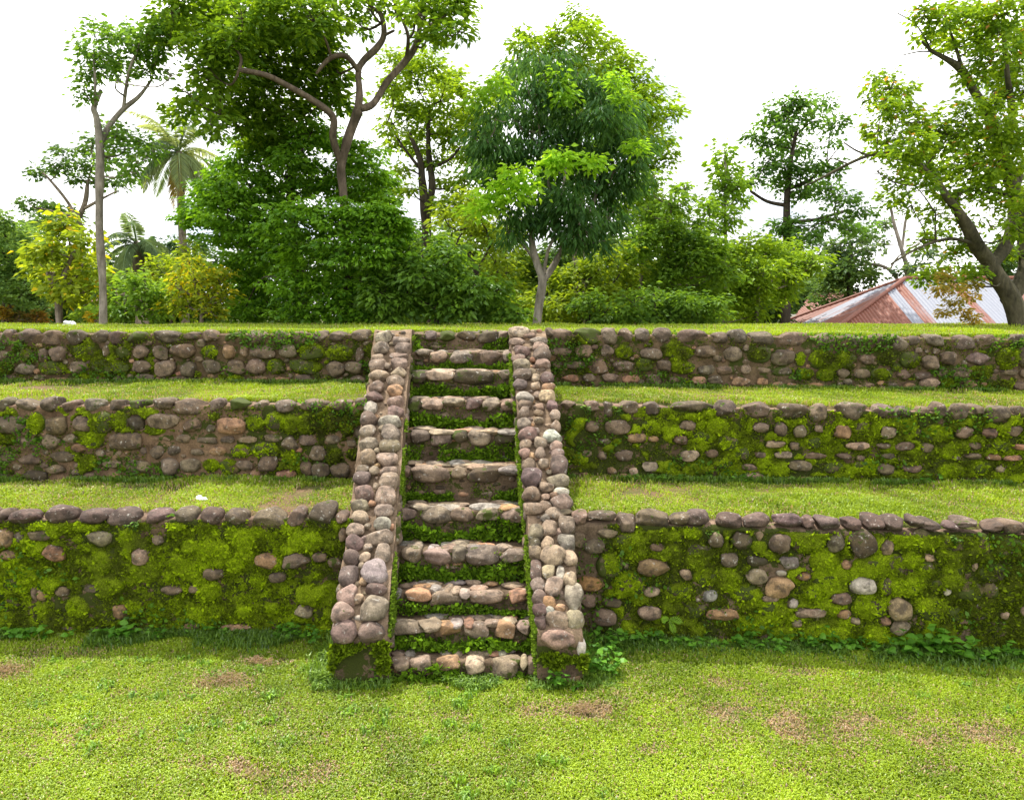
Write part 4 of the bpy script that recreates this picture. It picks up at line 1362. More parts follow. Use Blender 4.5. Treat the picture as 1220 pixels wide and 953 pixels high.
def fill_fringe():
    g = Geo()
    for s in 'LR':
        w = W[s + '1']
        m = 16000
        t = rng.uniform(w.t0, w.t1, m)
        P = w.P(t, 0.0, 0.03 + np.abs(rng.normal(size=m)) * 0.13)
        ok = np.array([not (bx('L', 'l', y) < x < bx('R', 'r', y)) or y < 5.75 for x, y in zip(P[:, 0], P[:, 1])]) & (sn(P[:, :2], 1.8, 151) > -0.3)
        blades(g, P[ok], 0.085, 0.009, rng, 0.9, c1=(0.05, 0.11, 0.012), c2=(0.16, 0.28, 0.03))
    # coarser tufts dotted over the open lawn
    ct = scatter(260, -5.5, 5.5, 4.2, 6.3, rng)
    ct = ct[sn(ct[:, :2], 0.8, 156) > -0.2]
    Pc = (ct[:, None] + rng.normal(size=(len(ct), 26, 3)) * [0.035, 0.03, 0]).reshape(-1, 3)
    Pc = Pc[~((Pc[:, 0] > -1.6) & (Pc[:, 0] < 0.7) & (Pc[:, 1] > 5.6))]
    blades(g, Pc, 0.055, 0.011, rng, 1.1, c1=(0.08, 0.17, 0.012), c2=(0.26, 0.44, 0.03))
    # at the foot of the stairs
    m = 4200
    P = scatter(m, bx('L', 'l', 5.8) - 0.15, bx('R', 'r', 5.8) + 0.3, 5.62, 5.9, rng)
    ok = ~(((P[:, 0] > bx('L', 'l', 6.08) + .05) & (P[:, 0] < bx('L', 'r', 6.08)) | (P[:, 0] > bx('R', 'l', 6.08)) & (P[:, 0] < bx('R', 'r', 6.08))) & (P[:, 1] > 5.74))
    mid_ = (P[:, 0] > bx('L', 'r', 6.08) + .05) & (P[:, 0] < bx('R', 'l', 6.08) - .02)
    ok &= ~mid_ | ((P[:, 1] < 5.80) & (sn(P[:, :2], 3.5, 155) > 0.25))
    blades(g, P[ok], 0.065, 0.009, rng, 1.1, c1=(0.06, 0.13, 0.012), c2=(0.22, 0.36, 0.04))
    # beside both ramps on the ground
    for sd, e, sg_ in (('L', 'l', -1), ('R', 'r', 1)):
        m = 2200
        Y_ = rng.uniform(5.75, 6.6, m)
        x_ = np.array([bx(sd, e, y) for y in Y_]) + sg_ * np.abs(rng.normal(size=m)) * 0.10
        blades(g, np.stack([x_, Y_, 0 * x_], 1), 0.10, 0.010, rng, 0.9, c1=(0.07, 0.14, 0.012), c2=(0.24, 0.38, 0.04))
    o = g.build('grass', M_GRASS, None, smooth=False)
    tag(o, 'longer grass fringe growing along the foot of the bottom walls and stairs', 'grass', 'stuff')


fill_fringe()


# ------------------------------------------------------------------ leaves
def leaf_quads(P, D, Nn, Ls, Ws, T, geo, fold=0.15):
    """four-cornered folded leaves: P base, D long axis, Nn normal"""
    S = np.cross(D, Nn); S /= np.linalg.norm(S, axis=1)[:, None] + 1e-9
    Nn = np.cross(S, D)
    Ls = Ls[:, None]; Ws = Ws[:, None]
    b = P; t = P + D * Ls - Nn * Ls * 0.12
    l = P + D * Ls * 0.45 + S * Ws + Nn * Ws * fold * 2
    r = P + D * Ls * 0.45 - S * Ws + Nn * Ws * fold * 2
    n = len(P)
    V = np.stack([b, l, t, r], 1).reshape(-1, 3)
    i = (np.arange(n) * 4)[:, None]
    F = np.concatenate([i + [0, 1, 2], i + [0, 2, 3]])
    geo.add(V, F, np.repeat(T, 4, 0))


def unit(v):
    return v / (np.linalg.norm(v, axis=-1, keepdims=True) + 1e-9)


LEAFGAIN = 1.35


def crown(geo, blobs, Y, rng, leaf=0.16, dens=1.0, cols=((0.04, 0.09, 0.012), (0.10, 0.19, 0.02)), flat=0.75, droop=0.25, aspect=0.28,
          spread=None, ragged=0.25, layered=False, accent=None, hole=0.0, sub=0.30):
    """blobs: (px,py,r_px[,dY]) -> leaf clumps in the crown's volume. Returns clump centres for branches."""
    cents = []
    for bl in blobs:
        px, py, r = bl[:3]
        R = r * Y / FPX
        sp = spread if spread is not None else R * 1.0
        dY = bl[3] if len(bl) > 3 else rng.uniform(-sp, sp)
        c = at(px, py, Y + dY)
        R = R * (Y + dY) / Y
        cents.append((c, R))
        area = math.pi * R * R
        leafarea = leaf * leaf * aspect * 1.2
        nleaf = int(dens * 4.6 * area / leafarea)
        nsub = max(5, int(nleaf / 26))
        d = unit(rng.normal(size=(nsub, 3)))
        rad = rng.uniform(0.15, 1.0, nsub) ** 0.5 * (1 + ragged * rng.normal(size=nsub) * 0.6)
        sc = c + d * rad[:, None] * R * np.array([1, 1, flat])
        if hole > 0:
            kp = sn(sc, 0.9 / max(R, 0.6), 160) > -1 + hole
            sc = sc[kp]; d = d[kp]
            nsub = len(sc)
            if nsub == 0: continue
        per = 26
        sr = sub * R * rng.uniform(0.6, 1.3, nsub)
        sr = np.clip(sr, leaf * 1.3, leaf * 4.5)
        tone = rng.uniform(0, 1, nsub)
        jj = rng.normal(size=(nsub, per, 3)) * 0.55
        if layered: jj[..., 2] *= 0.35
        else: jj[..., 2] *= 0.7
        P = sc[:, None] + jj * sr[:, None, None]
        out = unit(jj * np.array([1, 1, 0.6]) + 0.35 * d[:, None] + rng.normal(size=(nsub, per, 3)) * 0.35)
        D = unit(out * np.array([1, 1, 0.45]) + np.array([0, 0, -droop]))
        Nn = unit(np.array([0, 0, 1.0]) + rng.normal(size=(nsub, per, 3)) * 0.55 + 0.3 * out)
        k = np.clip(tone[:, None] * 0.7 + rng.uniform(0, 0.45, (nsub, per)), 0, 1).reshape(-1, 1)
        T = np.array(cols[0]) * (1 - k) + np.array(cols[1]) * k
        if accent is not None:
            u = (rng.uniform(size=len(T)) < accent[0])[:, None]
            T = np.where(u, np.array(accent[1]) * rng.uniform(0.7, 1.2, (len(T), 1)), T)
        T = T * LEAFGAIN
        n = nsub * per
        Ls = leaf * rng.uniform(0.55, 1.25, n)
        leaf_quads(P.reshape(-1, 3), D.reshape(-1, 3), Nn.reshape(-1, 3), Ls, Ls * aspect, T, geo)
    return cents


def pt(px, py, Y):
    return at(px, py, Y)


def wood(geo, limbs, Y, rng, base_z=None):
    """limbs: list of [(px,py,width_px[,dY])...]"""
    for lm in limbs:
        path = [at(q[0], q[1], Y + (q[3] if len(q) > 3 else 0)) for q in lm]
        rad = [q[2] * Y / FPX / 2 for q in lm]
        if base_z is not None and lm is limbs[0]:
            p = path[0].copy(); p[2] = min(base_z, p[2] - 0.02)
            path = [p + np.array([0, 0, -0.1])] + path
            rad = [rad[0] * 1.25] + rad
        V, F = tube(path, rad, 9, rng, 0.03)
        geo.add(V, F)


def link_branches(geo, cents, nodes, rng, r0=0.035):
    nodes = [np.array(q) for q in nodes]
    todo = sorted(cents, key=lambda q: min(np.linalg.norm(n_ - q[0]) for n_ in nodes))
    depth = {}
    for c, R in todo:
        A_ = np.array(nodes)
        dd = np.linalg.norm(A_ - c, axis=1) + np.maximum(A_[:, 2] - c[2] + 0.1, 0) * 1.5
        ia = int(np.argmin(dd)); a = A_[ia]
        lv = depth.get(ia, 0)
        rr = r0 * 0.75 ** lv
        mid = (a + c) / 2 + rng.normal(size=3) * 0.10 * np.linalg.norm(c - a) + np.array([0, 0, -0.05])
        V, F = tube([a, mid, c], [rr, rr * 0.8, rr * 0.6], 5)
        geo.add(V, F)
        depth[len(nodes)] = lv + 1
        nodes.append(c)
        for _ in range(4):
            e = c + unit(rng.normal(size=3) + np.array([0, 0, 0.4])) * R * rng.uniform(0.6, 0.95)
            V, F = tube([c + (mid - c) * 0.15, (c + e) / 2 + rng.normal(size=3) * 0.06 * R, e], [r0 * 0.4, r0 * 0.28, r0 * 0.1], 4)
            geo.add(V, F)


def tree(name, label, cat, Y, limbs, blobs, bark, seed, group='trees on and behind the platform', leafmat=None, extra=None, r0=0.03, **kw):
    rng = np.random.default_rng(seed)
    p0 = at(limbs[0][0][0], limbs[0][0][1], Y)
    zb = topz(p0[0], Y)
    root = empty(name, (p0[0], Y, zb), label, cat, group)
    g = Geo()
    cents = crown(g, blobs, Y, rng, **kw)
    g.build('crown', leafmat or M_LEAF, root, smooth=False)
    tg = Geo()
    wood(tg, limbs, Y, rng, zb)
    nodes = []
    for lm in limbs:
        for a_, b_ in zip(lm[:-1], lm[1:]):
            for u in (0.25, 0.6, 1.0):
                q = [a_[i] * (1 - u) + b_[i] * u for i in range(2)]
                dy = (a_[3] if len(a_) > 3 else 0) * (1 - u) + (b_[3] if len(b_) > 3 else 0) * u
                nodes.append(at(q[0], q[1], Y + dy))
    if len(nodes) > 4: nodes = nodes[2:]
    link_branches(tg, cents, nodes, rng, r0)
    tg.build('trunk', bark, root)
    if extra:
        extra(root, rng)
    return root


G_DARK = ((0.022, 0.060, 0.012), (0.070, 0.150, 0.018))
G_MID = ((0.045, 0.100, 0.014), (0.120, 0.215, 0.022))
G_YEL = ((0.085, 0.145, 0.014), (0.230, 0.310, 0.022))
G_BLUE = ((0.035, 0.085, 0.035), (0.095, 0.170, 0.060))
G_FAR = ((0.045, 0.085, 0.045), (0.09, 0.145, 0.07))

# ---- tall thin tree, far left
tree('slender_tree', 'tall slender grey-trunked tree standing alone at the left, small crown high up', 'tree', 15.5,
     [[(122, 386, 9), (120, 330, 9), (119, 270, 9), (120, 210, 9), (119, 170, 9), (115, 140, 7), (112, 128, 6), (120, 108, 4, .3)],
      [(119, 172, 8), (130, 150, 6, .2), (147, 130, 6, .3), (165, 115, 5, .4), (180, 95, 3, .5)],
      [(147, 130, 4, .3), (150, 105, 4, .2), (155, 80, 3), (165, 55, 2)], [(112, 128, 4), (114, 100, 3, -.2), (111, 65, 2, -.2)]],
     [(112, 60, 22), (125, 78, 20), (108, 85, 16), (150, 45, 24), (165, 60, 22), (178, 38, 20), (178, 85, 18), (145, 78, 16), (190, 62, 18), (138, 98, 14), (205, 90, 14), (112, 40, 14),
      (140, 160, 16), (150, 178, 18), (128, 190, 14), (165, 195, 14), (128, 150, 12), (170, 170, 12), (155, 205, 12), (183, 180, 12), (100, 110, 8)],
     M_BARKG, 301, leaf=0.13, dens=0.9, cols=((0.05, 0.12, 0.022), (0.13, 0.24, 0.035)), hole=0.2, spread=0.8, r0=0.022)
# ---- leaning dark-crowned tree behind it
tree('umbrella_tree', 'open dark tree with flat leaf pads, left behind the slender tree', 'tree', 27,
     [[(95, 290, 8), (97, 275, 8), (92, 262, 7), (98, 250, 6), (103, 235, 5), (105, 215, 3)], [(92, 262, 4), (80, 240, 4), (60, 215, 3), (50, 205, 2)], [(92, 262, 4), (75, 255, 3), (45, 248, 2)], [(98, 250, 4), (120, 238, 3), (140, 228, 2)]],
     [(48, 207, 15), (70, 200, 15), (92, 198, 15), (75, 180, 10), (108, 175, 12), (95, 212, 10), (60, 247, 16), (80, 255, 16), (35, 243, 9), (110, 165, 10), (88, 270, 14), (125, 215, 12), (145, 215, 10), (70, 268, 12), (112, 195, 12)],
     M_BARK, 302, leaf=0.20, dens=0.8, cols=((0.035, 0.08, 0.02), (0.08, 0.15, 0.03)), flat=0.5, spread=1.2, hole=0.15)
# ---- bluish tree at the left edge
tree('broadleaf_tree', 'dull grey-green tree at the far left edge of the picture', 'tree', 19,
     [[(8, 388, 10), (8, 350, 9), (12, 320, 7), (10, 290, 5)], [(8, 372, 5), (20, 358, 4), (32, 345, 2)]],
     [(5, 265, 20), (22, 285, 22), (5, 300, 26), (35, 305, 18), (15, 325, 26), (40, 330, 18), (-15, 290, 26), (0, 345, 22), (-20, 330, 26), (50, 350, 12), (28, 348, 16)],
     M_BARKD, 303, leaf=0.13, dens=1.2, cols=((0.05, 0.11, 0.03), (0.14, 0.23, 0.055)), spread=0.9)
# ---- yellow-green small tree
tree('fruit_tree', 'low yellow-green broad-leaved tree just left of the slender trunk', 'tree', 17.2,
     [[(72, 388, 8), (72, 360, 8), (76, 340, 6), (82, 320, 4), (88, 300, 3)], [(72, 360, 5), (66, 345, 4), (58, 325, 3)], [(76, 345, 4), (92, 330, 3), (100, 315, 2)]],
     [(80, 280, 18), (60, 300, 18), (95, 300, 20), (78, 315, 22), (50, 318, 14), (105, 322, 15), (62, 338, 16), (92, 342, 18), (100, 285, 12), (45, 300, 10), (72, 262, 10), (108, 345, 12), (82, 355, 10)],
     M_BARK, 304, leaf=0.19, dens=1.1, cols=((0.09, 0.15, 0.015), (0.27, 0.34, 0.025)), aspect=0.33, accent=(0.05, (0.45, 0.35, 0.02)), spread=0.7)
# ---- second shrub row behind
tree('shrub', 'bright leafy shrub between the slender trunk and the yellow croton', 'shrub', 16.6,
     [[(150, 388, 5), (150, 370, 5), (148, 350, 4)], [(150, 375, 4), (168, 360, 3), (175, 345, 2)]],
     [(138, 345, 18), (155, 335, 18), (175, 345, 20), (145, 365, 18), (170, 368, 18), (190, 350, 16), (130, 372, 14), (190, 372, 14), (160, 352, 18)],
     M_BARK, 305, leaf=0.15, dens=0.9, cols=((0.06, 0.13, 0.015), (0.18, 0.30, 0.035)), spread=0.5, group='shrubs on the platform')
tree('croton_shrub', 'croton shrub with yellow and green leaves beside the big dark tree', 'shrub', 16.0,
     [[(240, 388, 5), (240, 365, 4), (235, 345, 3)], [(240, 372, 4), (255, 355, 3), (262, 345, 2)]],
     [(225, 312, 14), (245, 322, 16), (262, 335, 18), (232, 335, 18), (248, 350, 20), (215, 345, 15), (268, 355, 14), (225, 365, 16), (252, 372, 16), (210, 330, 14), (205, 362, 14)],
     M_BARK, 306, leaf=0.13, dens=0.9, cols=((0.09, 0.15, 0.015), (0.26, 0.32, 0.02)), accent=(0.14, (0.50, 0.42, 0.015)), spread=0.4, group='shrubs on the platform')
tree('shrub', 'tall green shrub standing behind the croton, left of it', 'shrub', 18.0,
     [[(205, 388, 5), (205, 360, 4), (202, 335, 3)]],
     [(195, 320, 18), (215, 315, 16), (205, 340, 20), (185, 340, 16), (225, 300, 12), (195, 365, 16), (215, 365, 16)],
     M_BARK, 307, leaf=0.16, dens=0.85, cols=G_YEL, spread=0.6, group='shrubs on the platform')


# ---- palms
def palm(name, label, Y, base, head, trunk_w, nf, flen, cols, seed, dead=0, upr=0.6):
    rng = np.random.default_rng(seed)
    h = at(head[0], head[1], Y)
    b = at(base[0], base[1], Y)
    zb = topz(b[0], Y)
    root = empty(name, (b[0], Y, zb), label, 'palm tree', 'palms behind the platform')
    g = Geo()
    p0 = np.array([b[0], Y, zb - 0.2])
    V, F = tube([p0, (p0 + h) / 2 + np.array([0.05, 0, 0]), h], [trunk_w * 1.2, trunk_w, trunk_w * 0.85], 10)
    g.add(V, F)
    g.build('trunk', M_BARK, root)
    for i in range(nf):
        az = i * 2.399 + rng.uniform(-0.2, 0.2)
        el = rng.uniform(-0.45, 1.45) if i >= dead else rng.uniform(-0.9, -0.5)
        L_ = flen * rng.uniform(0.85, 1.1)
        d0 = np.array([math.cos(az) * math.cos(el), math.sin(az) * math.cos(el), math.sin(el)])
        m = 26
        pts = [h.copy()]; d = d0.copy()
        for j in range(m):
            pts.append(pts[-1] + d * L_ / m)
            d = unit(d + np.array([0, 0, -0.055 - 0.02 * upr]))
        pts = np.array(pts)
        fg = Geo()
        col = np.array(cols[0]) + (np.array(cols[1]) - np.array(cols[0])) * rng.uniform()
        if i < dead: col = np.array([0.32, 0.26, 0.08])
        V, F = tube(pts[::5], np.linspace(0.03, 0.006, len(pts[::5])), 4)
        fg.add(V, F, tuple(col * 1.2))
        T_ = unit(np.gradient(pts, axis=0))
        S = unit(np.cross(T_, [0, 0, 1.0]) + 1e-6)
        Pq = []; Dq = []; Nq = []; Lq = []
        for j in range(3, m + 1):
            for sub in (0, 0.5):
                for sg in (-1, 1):
                    u = j / m
                    P_ = pts[j] + T_[j] * L_ / m * sub
                    D_ = unit(S[j] * sg + T_[j] * 0.7 + np.array([0, 0, -0.55]) + rng.normal(size=3) * 0.08)
                    Pq.append(P_); Dq.append(D_); Nq.append(unit(np.array([0, 0, 1.0]) + S[j] * sg * -0.3))
                    Lq.append(flen * 0.26 * math.sin(math.pi * min(u * 0.85 + 0.12, 1)) + 0.05)
        Lq = np.array(Lq)
        leaf_quads(np.array(Pq), np.array(Dq), np.array(Nq), Lq, np.full(len(Lq), 0.014 * flen / 1.4), np.tile(col, (len(Lq), 1)) * rng.uniform(0.75, 1.25, (len(Lq), 1)), fg, 0.1)
        fg.build('frond', M_LEAF, root, smooth=False)
    return root


palm('coconut_palm', 'tall coconut palm with long arching fronds rising behind the croton', 26, (213, 300), (213, 182), 0.13, 26, 1.95,
     ((0.13, 0.20, 0.11), (0.32, 0.39, 0.20)), 401, dead=3)
palm('fan_palm', 'short bushy palm with a brown trunk, lower left of the coconut palm', 24, (163, 330), (163, 292), 0.20, 22, 1.5,
     ((0.10, 0.17, 0.10), (0.22, 0.31, 0.17)), 402, dead=1, upr=1.2)
tree('dark_tree', 'dark rounded evergreen far behind, below the coconut palm', 'tree', 32,
     [[(195, 320, 6), (195, 300, 5)]],
     [(150, 310, 22), (175, 300, 22), (200, 305, 24), (130, 320, 20), (215, 320, 20), (185, 325, 24), (155, 330, 24), (225, 295, 16), (205, 288, 14)],
     M_BARKD, 308, leaf=0.30, dens=0.8, cols=((0.018, 0.045, 0.02), (0.05, 0.095, 0.035)))

# ---- big spreading tree
tree('spreading_tree', 'tallest tree with crooked pale limbs and a wide crown reaching the top of the picture', 'tree', 15.9,
     [[(413, 262, 10), (412, 250, 10), (409, 225, 10), (406, 200, 10), (410, 180, 10), (416, 158, 11), (426, 133, 12)],
      [(406, 195, 8), (396, 165, 8, -.2), (396, 140, 8, -.3), (372, 120, 7, -.5), (340, 102, 7, -.8), (315, 90, 6, -1), (285, 84, 5, -1.2)],
      [(426, 133, 9), (429, 110, 8), (429, 85, 8), (436, 72, 8, .2), (450, 58, 8, .4), (458, 42, 7, .5), (453, 18, 5, .6), (438, 5, 4, .6), (425, -25, 3, .6)],
      [(429, 88, 6), (415, 68, 6, -.3), (395, 70, 5, -.4), (378, 88, 3, -.4)],
      [(428, 130, 8), (445, 124, 8, .3), (462, 98, 8, .6), (482, 75, 8, .8), (495, 55, 8, .9), (500, 28, 6, 1), (495, 0, 4, 1)],
      [(496, 52, 6, .9), (515, 30, 5, 1.2), (530, 10, 4, 1.3)], [(455, 44, 4, .5), (470, 37, 3, .4)], [(484, 72, 5, .8), (487, 45, 4, .5), (480, 25, 3, .4)]],
     [(205, 15, 26), (200, 45, 18), (222, 40, 26), (250, 15, 34), (245, 60, 28), (228, 85, 24), (222, 110, 18), (215, 135, 16), (238, 120, 22), (260, 95, 28), (270, 50, 34), (290, 20, 36),
      (285, 120, 30), (262, 135, 18), (300, 75, 34), (315, 35, 36), (315, 115, 34, .9), (330, 75, 34, 1.0), (345, 15, 34), (355, 50, 34, .9), (350, 110, 34, 1.1), (375, 25, 32), (385, 60, 28, .9), (372, 90, 30, 1.0), (395, 100, 24, 1.0),
      (400, 20, 24), (405, 120, 20, 1.2), (340, 140, 26, 1.0), (310, 145, 26, 1.0), (375, 130, 24, 1.2), (250, 150, 16), (285, 150, 22), (240, 30, 26), (265, -15, 36), (330, -20, 40), (395, -15, 34), (220, -10, 26), (460, -10, 24),
      (400, 80, 18, 1), (440, 10, 22), (428, 30, 14), (470, 10, 18), (495, 15, 18), (515, 12, 20), (540, 12, 20), (548, 38, 16), (530, 42, 18), (510, 45, 14), (545, -5, 22), (505, -15, 26), (300, 165, 22, 1.4), (350, 165, 26, 1.6), (385, 160, 20, 1.6), (330, 180, 26, 1.6)],
     M_BARKB, 309, leaf=0.165, dens=1.15, cols=((0.045, 0.11, 0.010), (0.16, 0.26, 0.016)), hole=0.15, r0=0.03, spread=1.1)

# ---- big dark dense tree
tree('dense_evergreen', 'broad dense dark-green evergreen reaching the ground left of the stairs', 'tree', 17.4,
     [[(360, 388, 16), (358, 330, 14), (350, 270, 11), (345, 210, 7)]],
     [(335, 152, 24), (372, 158, 26), (405, 168, 24), (435, 180, 22), (300, 168, 20), (320, 178, 26), (290, 195, 26), (350, 190, 28), (265, 210, 24), (245, 228, 20), (300, 225, 34), (335, 225, 34), (375, 215, 30), (405, 222, 26), (428, 235, 24), (240, 250, 24), (270, 255, 34), (310, 262, 38), (350, 262, 36, -2.2),
      (390, 258, 34, -2.2), (425, 262, 32, -2.2), (452, 255, 26, -2.2), (470, 275, 22, -2.2), (255, 275, 26), (290, 290, 32), (330, 300, 36), (372, 300, 36, -1.6), (412, 298, 34, -2.2), (450, 295, 30, -2.2), (285, 320, 30), (315, 335, 34), (355, 340, 36, -1.6), (398, 338, 34, -1.6),
      (435, 335, 30, -1.6), (295, 355, 28), (290, 372, 22), (325, 368, 26), (360, 372, 26, -1.6), (400, 372, 26, -1.6), (435, 368, 24, -1.6), (232, 262, 18), (448, 225, 20), (460, 240, 18), (265, 232, 26), (440, 205, 22), (470, 260, 20, -2.2), (415, 195, 22), (455, 215, 18)],
     M_BARKD, 310, leaf=0.13, dens=1.3, cols=((0.035, 0.105, 0.008), (0.15, 0.30, 0.014)), layered=True, flat=0.7, leafmat=M_LEAFD, spread=0.9, droop=0.35)

# ---- tree behind, right of the big tree
tree('forked_tree', 'light yellow-green tree with a dark forked trunk, between the tallest tree and the feathery one', 'tree', 23,
     [[(508, 300, 12), (508, 270, 12), (505, 240, 11), (502, 215, 9), (500, 190, 7), (488, 160, 4)], [(507, 262, 8), (514, 225, 8), (511, 190, 7), (510, 160, 5), (512, 130, 3)], [(503, 205, 4), (480, 175, 3), (465, 150, 2)], [(514, 200, 4), (535, 190, 3), (548, 175, 2)]],
     [(470, 75, 16), (490, 85, 20), (515, 80, 22), (535, 95, 20), (550, 115, 18), (470, 105, 20), (500, 110, 24), (525, 120, 24), (545, 140, 22), (480, 135, 22), (505, 145, 24), (530, 160, 22), (460, 150, 14), (470, 170, 14), (495, 175, 18),
      (520, 190, 16), (548, 185, 18), (480, 200, 12), (535, 220, 16), (555, 210, 16), (470, 225, 12), (490, 225, 10), (525, 245, 14), (545, 245, 16), (565, 150, 18), (570, 185, 18)],
     M_BARKD, 311, leaf=0.17, dens=1.15, cols=((0.07, 0.14, 0.012), (0.21, 0.31, 0.02)), hole=0.12, spread=1.6)

# ---- shrubs below it
tree('laurel_shrub', 'wide leafy laurel-like shrub between the dense evergreen and the feathery tree', 'shrub', 15.6,
     [[(520, 388, 6), (520, 350, 5), (515, 320, 3)], [(520, 370, 5), (555, 350, 3)], [(520, 370, 5), (480, 345, 3)]],
     [(485, 308, 20), (512, 298, 22), (535, 312, 22), (470, 330, 24), (500, 330, 28), (535, 338, 28), (565, 340, 24), (455, 350, 24), (480, 360, 26), (512, 362, 26), (545, 364, 26), (578, 358, 24), (450, 372, 18), (600, 370, 18), (590, 345, 18), (620, 375, 14)],
     M_BARKD, 312, leaf=0.15, dens=1.6, cols=((0.04, 0.10, 0.012), (0.13, 0.24, 0.022)), leafmat=M_LEAFD, spread=0.5, droop=0.4, group='shrubs on the platform')
tree('shrub', 'yellow-green bush with dark stems left of the feathery tree trunk', 'shrub', 19,
     [[(570, 388, 7), (570, 350, 7), (568, 325, 6), (555, 300, 4), (545, 290, 3)], [(568, 325, 4), (578, 305, 3), (585, 290, 2)], [(570, 340, 4), (600, 320, 3)]],
     [(535, 270, 14), (555, 272, 20), (580, 275, 20), (600, 290, 18), (560, 300, 16), (590, 310, 18), (605, 325, 16), (545, 295, 14), (575, 255, 16), (560, 240, 16), (530, 258, 12), (610, 345, 16), (585, 335, 14)],
     M_BARKD, 313, leaf=0.16, dens=0.95, cols=G_YEL, hole=0.2, spread=0.8, group='shrubs on the platform')

# ---- centre: tall light tree behind, feathery dark tree in front
tree('tall_light_tree', 'tall light-green tree rising behind the dark feathery tree in the middle', 'tree', 22,
     [[(690, 330, 14), (690, 260, 13), (690, 190, 10), (692, 120, 6), (690, 60, 3)], [(690, 200, 7), (730, 150, 5), (765, 110, 3)], [(690, 190, 7), (650, 120, 5), (625, 70, 3)]],
     [(690, 25, 18), (665, 40, 18), (700, 45, 22), (725, 55, 20), (630, 40, 14), (650, 60, 18), (620, 60, 16), (610, 85, 16), (600, 105, 16), (745, 75, 20), (760, 100, 22), (780, 115, 20), (795, 140, 16), (770, 135, 22), (785, 165, 20),
      (690, 80, 26), (720, 90, 26), (650, 95, 22), (740, 120, 26), (760, 165, 24), (790, 190, 16), (770, 200, 18), (590, 130, 16), (580, 155, 16), (700, 130, 30), (740, 165, 28), (570, 200, 16), (575, 110, 12), (765, 230, 20), (790, 245, 18), (740, 250, 22)],
     M_BARK, 314, leaf=0.17, dens=1.15, cols=((0.07, 0.14, 0.012), (0.20, 0.31, 0.018)), hole=0.08, spread=1.2)


def bright_tips(root, rng):
    g = Geo()
    crown(g, [(618, 208, 18, -1.25), (600, 225, 15, -1.2), (632, 222, 15, -1.3), (582, 238, 11, -1.1), (570, 250, 7, -1.1), (612, 232, 12, -1.3), (672, 187, 10, -1.4), (664, 193, 7, -1.4), (705, 194, 6, -1.3)], 15.6, rng, leaf=0.16, dens=0.9,
          cols=((0.17, 0.33, 0.02), (0.28, 0.46, 0.035)), aspect=0.3, droop=0.25)
    g.build('young_foliage', M_LEAF, root, smooth=False)
    g = Geo()
    crown(g, [(670, 95, 12, -.9), (672, 112, 10, -1.1), (735, 97, 10, -.9), (740, 120, 8, -1), (590, 100, 9, -.9), (565, 120, 10, -.9), (760, 180, 8, -.9)], 15.6, rng, leaf=0.14, dens=0.55, cols=((0.12, 0.24, 0.02), (0.2, 0.36, 0.03)))
    g.build('young_foliage', M_LEAF, root, smooth=False)


tree('feathery_tree', 'dark feathery-leaved tree with a pale forked trunk and bright green young shoots, centre', 'tree', 15.6,
     [[(640, 386, 10), (643, 360, 10), (646, 335, 10), (640, 315, 9), (634, 292, 8), (633, 265, 7), (628, 235, 4), (620, 190, 3, .2)],
      [(647, 335, 8), (660, 315, 8, .2), (668, 298, 7, .2), (685, 275, 6, .3), (700, 262, 5, .4), (715, 220, 4, .5), (725, 170, 3, .5)],
      [(648, 325, 5), (652, 300, 4, -.1), (660, 280, 3, -.2), (670, 230, 3, -.2), (680, 170, 3, 0), (690, 120, 2, 0)], [(640, 315, 4), (628, 298, 3, -.2), (618, 285, 2, -.3)], [(668, 298, 4, .2), (665, 270, 3, 0), (650, 200, 3, 0), (640, 130, 2, 0)]],
     [(620, 80, 14), (640, 75, 16), (605, 110, 18), (630, 110, 24), (660, 105, 22), (690, 100, 22), (715, 110, 20), (590, 140, 20), (615, 145, 26), (650, 140, 26), (685, 140, 26), (720, 140, 24), (745, 130, 18), (580, 170, 20), (605, 180, 24),
      (640, 175, 28), (675, 175, 28), (710, 180, 26), (740, 165, 20), (760, 190, 16), (575, 200, 18), (600, 210, 20), (660, 205, 26), (695, 215, 26), (730, 205, 22), (755, 210, 16), (650, 235, 26), (685, 245, 28), (720, 240, 24), (745, 225, 16),
      (610, 250, 18), (630, 265, 18), (660, 262, 20), (695, 272, 22), (725, 262, 18), (605, 278, 12), (710, 290, 14), (740, 155, 16), (685, 292, 12), (565, 165, 14), (665, 75, 10), (770, 175, 10)],
     M_BARKG, 315, leaf=0.20, dens=1.25, cols=((0.022, 0.070, 0.020), (0.075, 0.16, 0.038)), aspect=0.14, droop=0.9, leafmat=M_LEAF, extra=bright_tips, spread=0.8, hole=0.1)

# ---- bushes behind the top terrace, right of the trunk
tree('shrub', 'yellow-green bush right behind the feathery tree trunk, lit from behind', 'shrub', 17.5,
     [[(700, 388, 6), (700, 360, 5), (698, 335, 3)]],
     [(665, 335, 20), (690, 325, 20), (715, 318, 20), (740, 322, 20), (655, 360, 20), (685, 355, 22), (715, 350, 24), (745, 348, 20), (665, 378, 16), (700, 378, 16), (735, 375, 18), (620, 365, 16), (735, 305, 14)],
     M_BARKD, 316, leaf=0.16, dens=1.3, cols=G_YEL, spread=0.6, group='shrubs on the platform')
tree('shrub', 'low dark-leaved bush at the foot of the trees, centre right', 'shrub', 16.2,
     [[(780, 388, 6), (780, 370, 5), (778, 350, 3)]],
     [(700, 362, 18), (720, 372, 18), (755, 362, 22), (785, 358, 22), (815, 362, 22), (770, 378, 18), (800, 378, 18), (835, 375, 18), (855, 365, 18), (745, 380, 14)],
     M_BARKD, 317, leaf=0.13, dens=1.4, cols=G_MID, spread=0.4, group='shrubs on the platform')
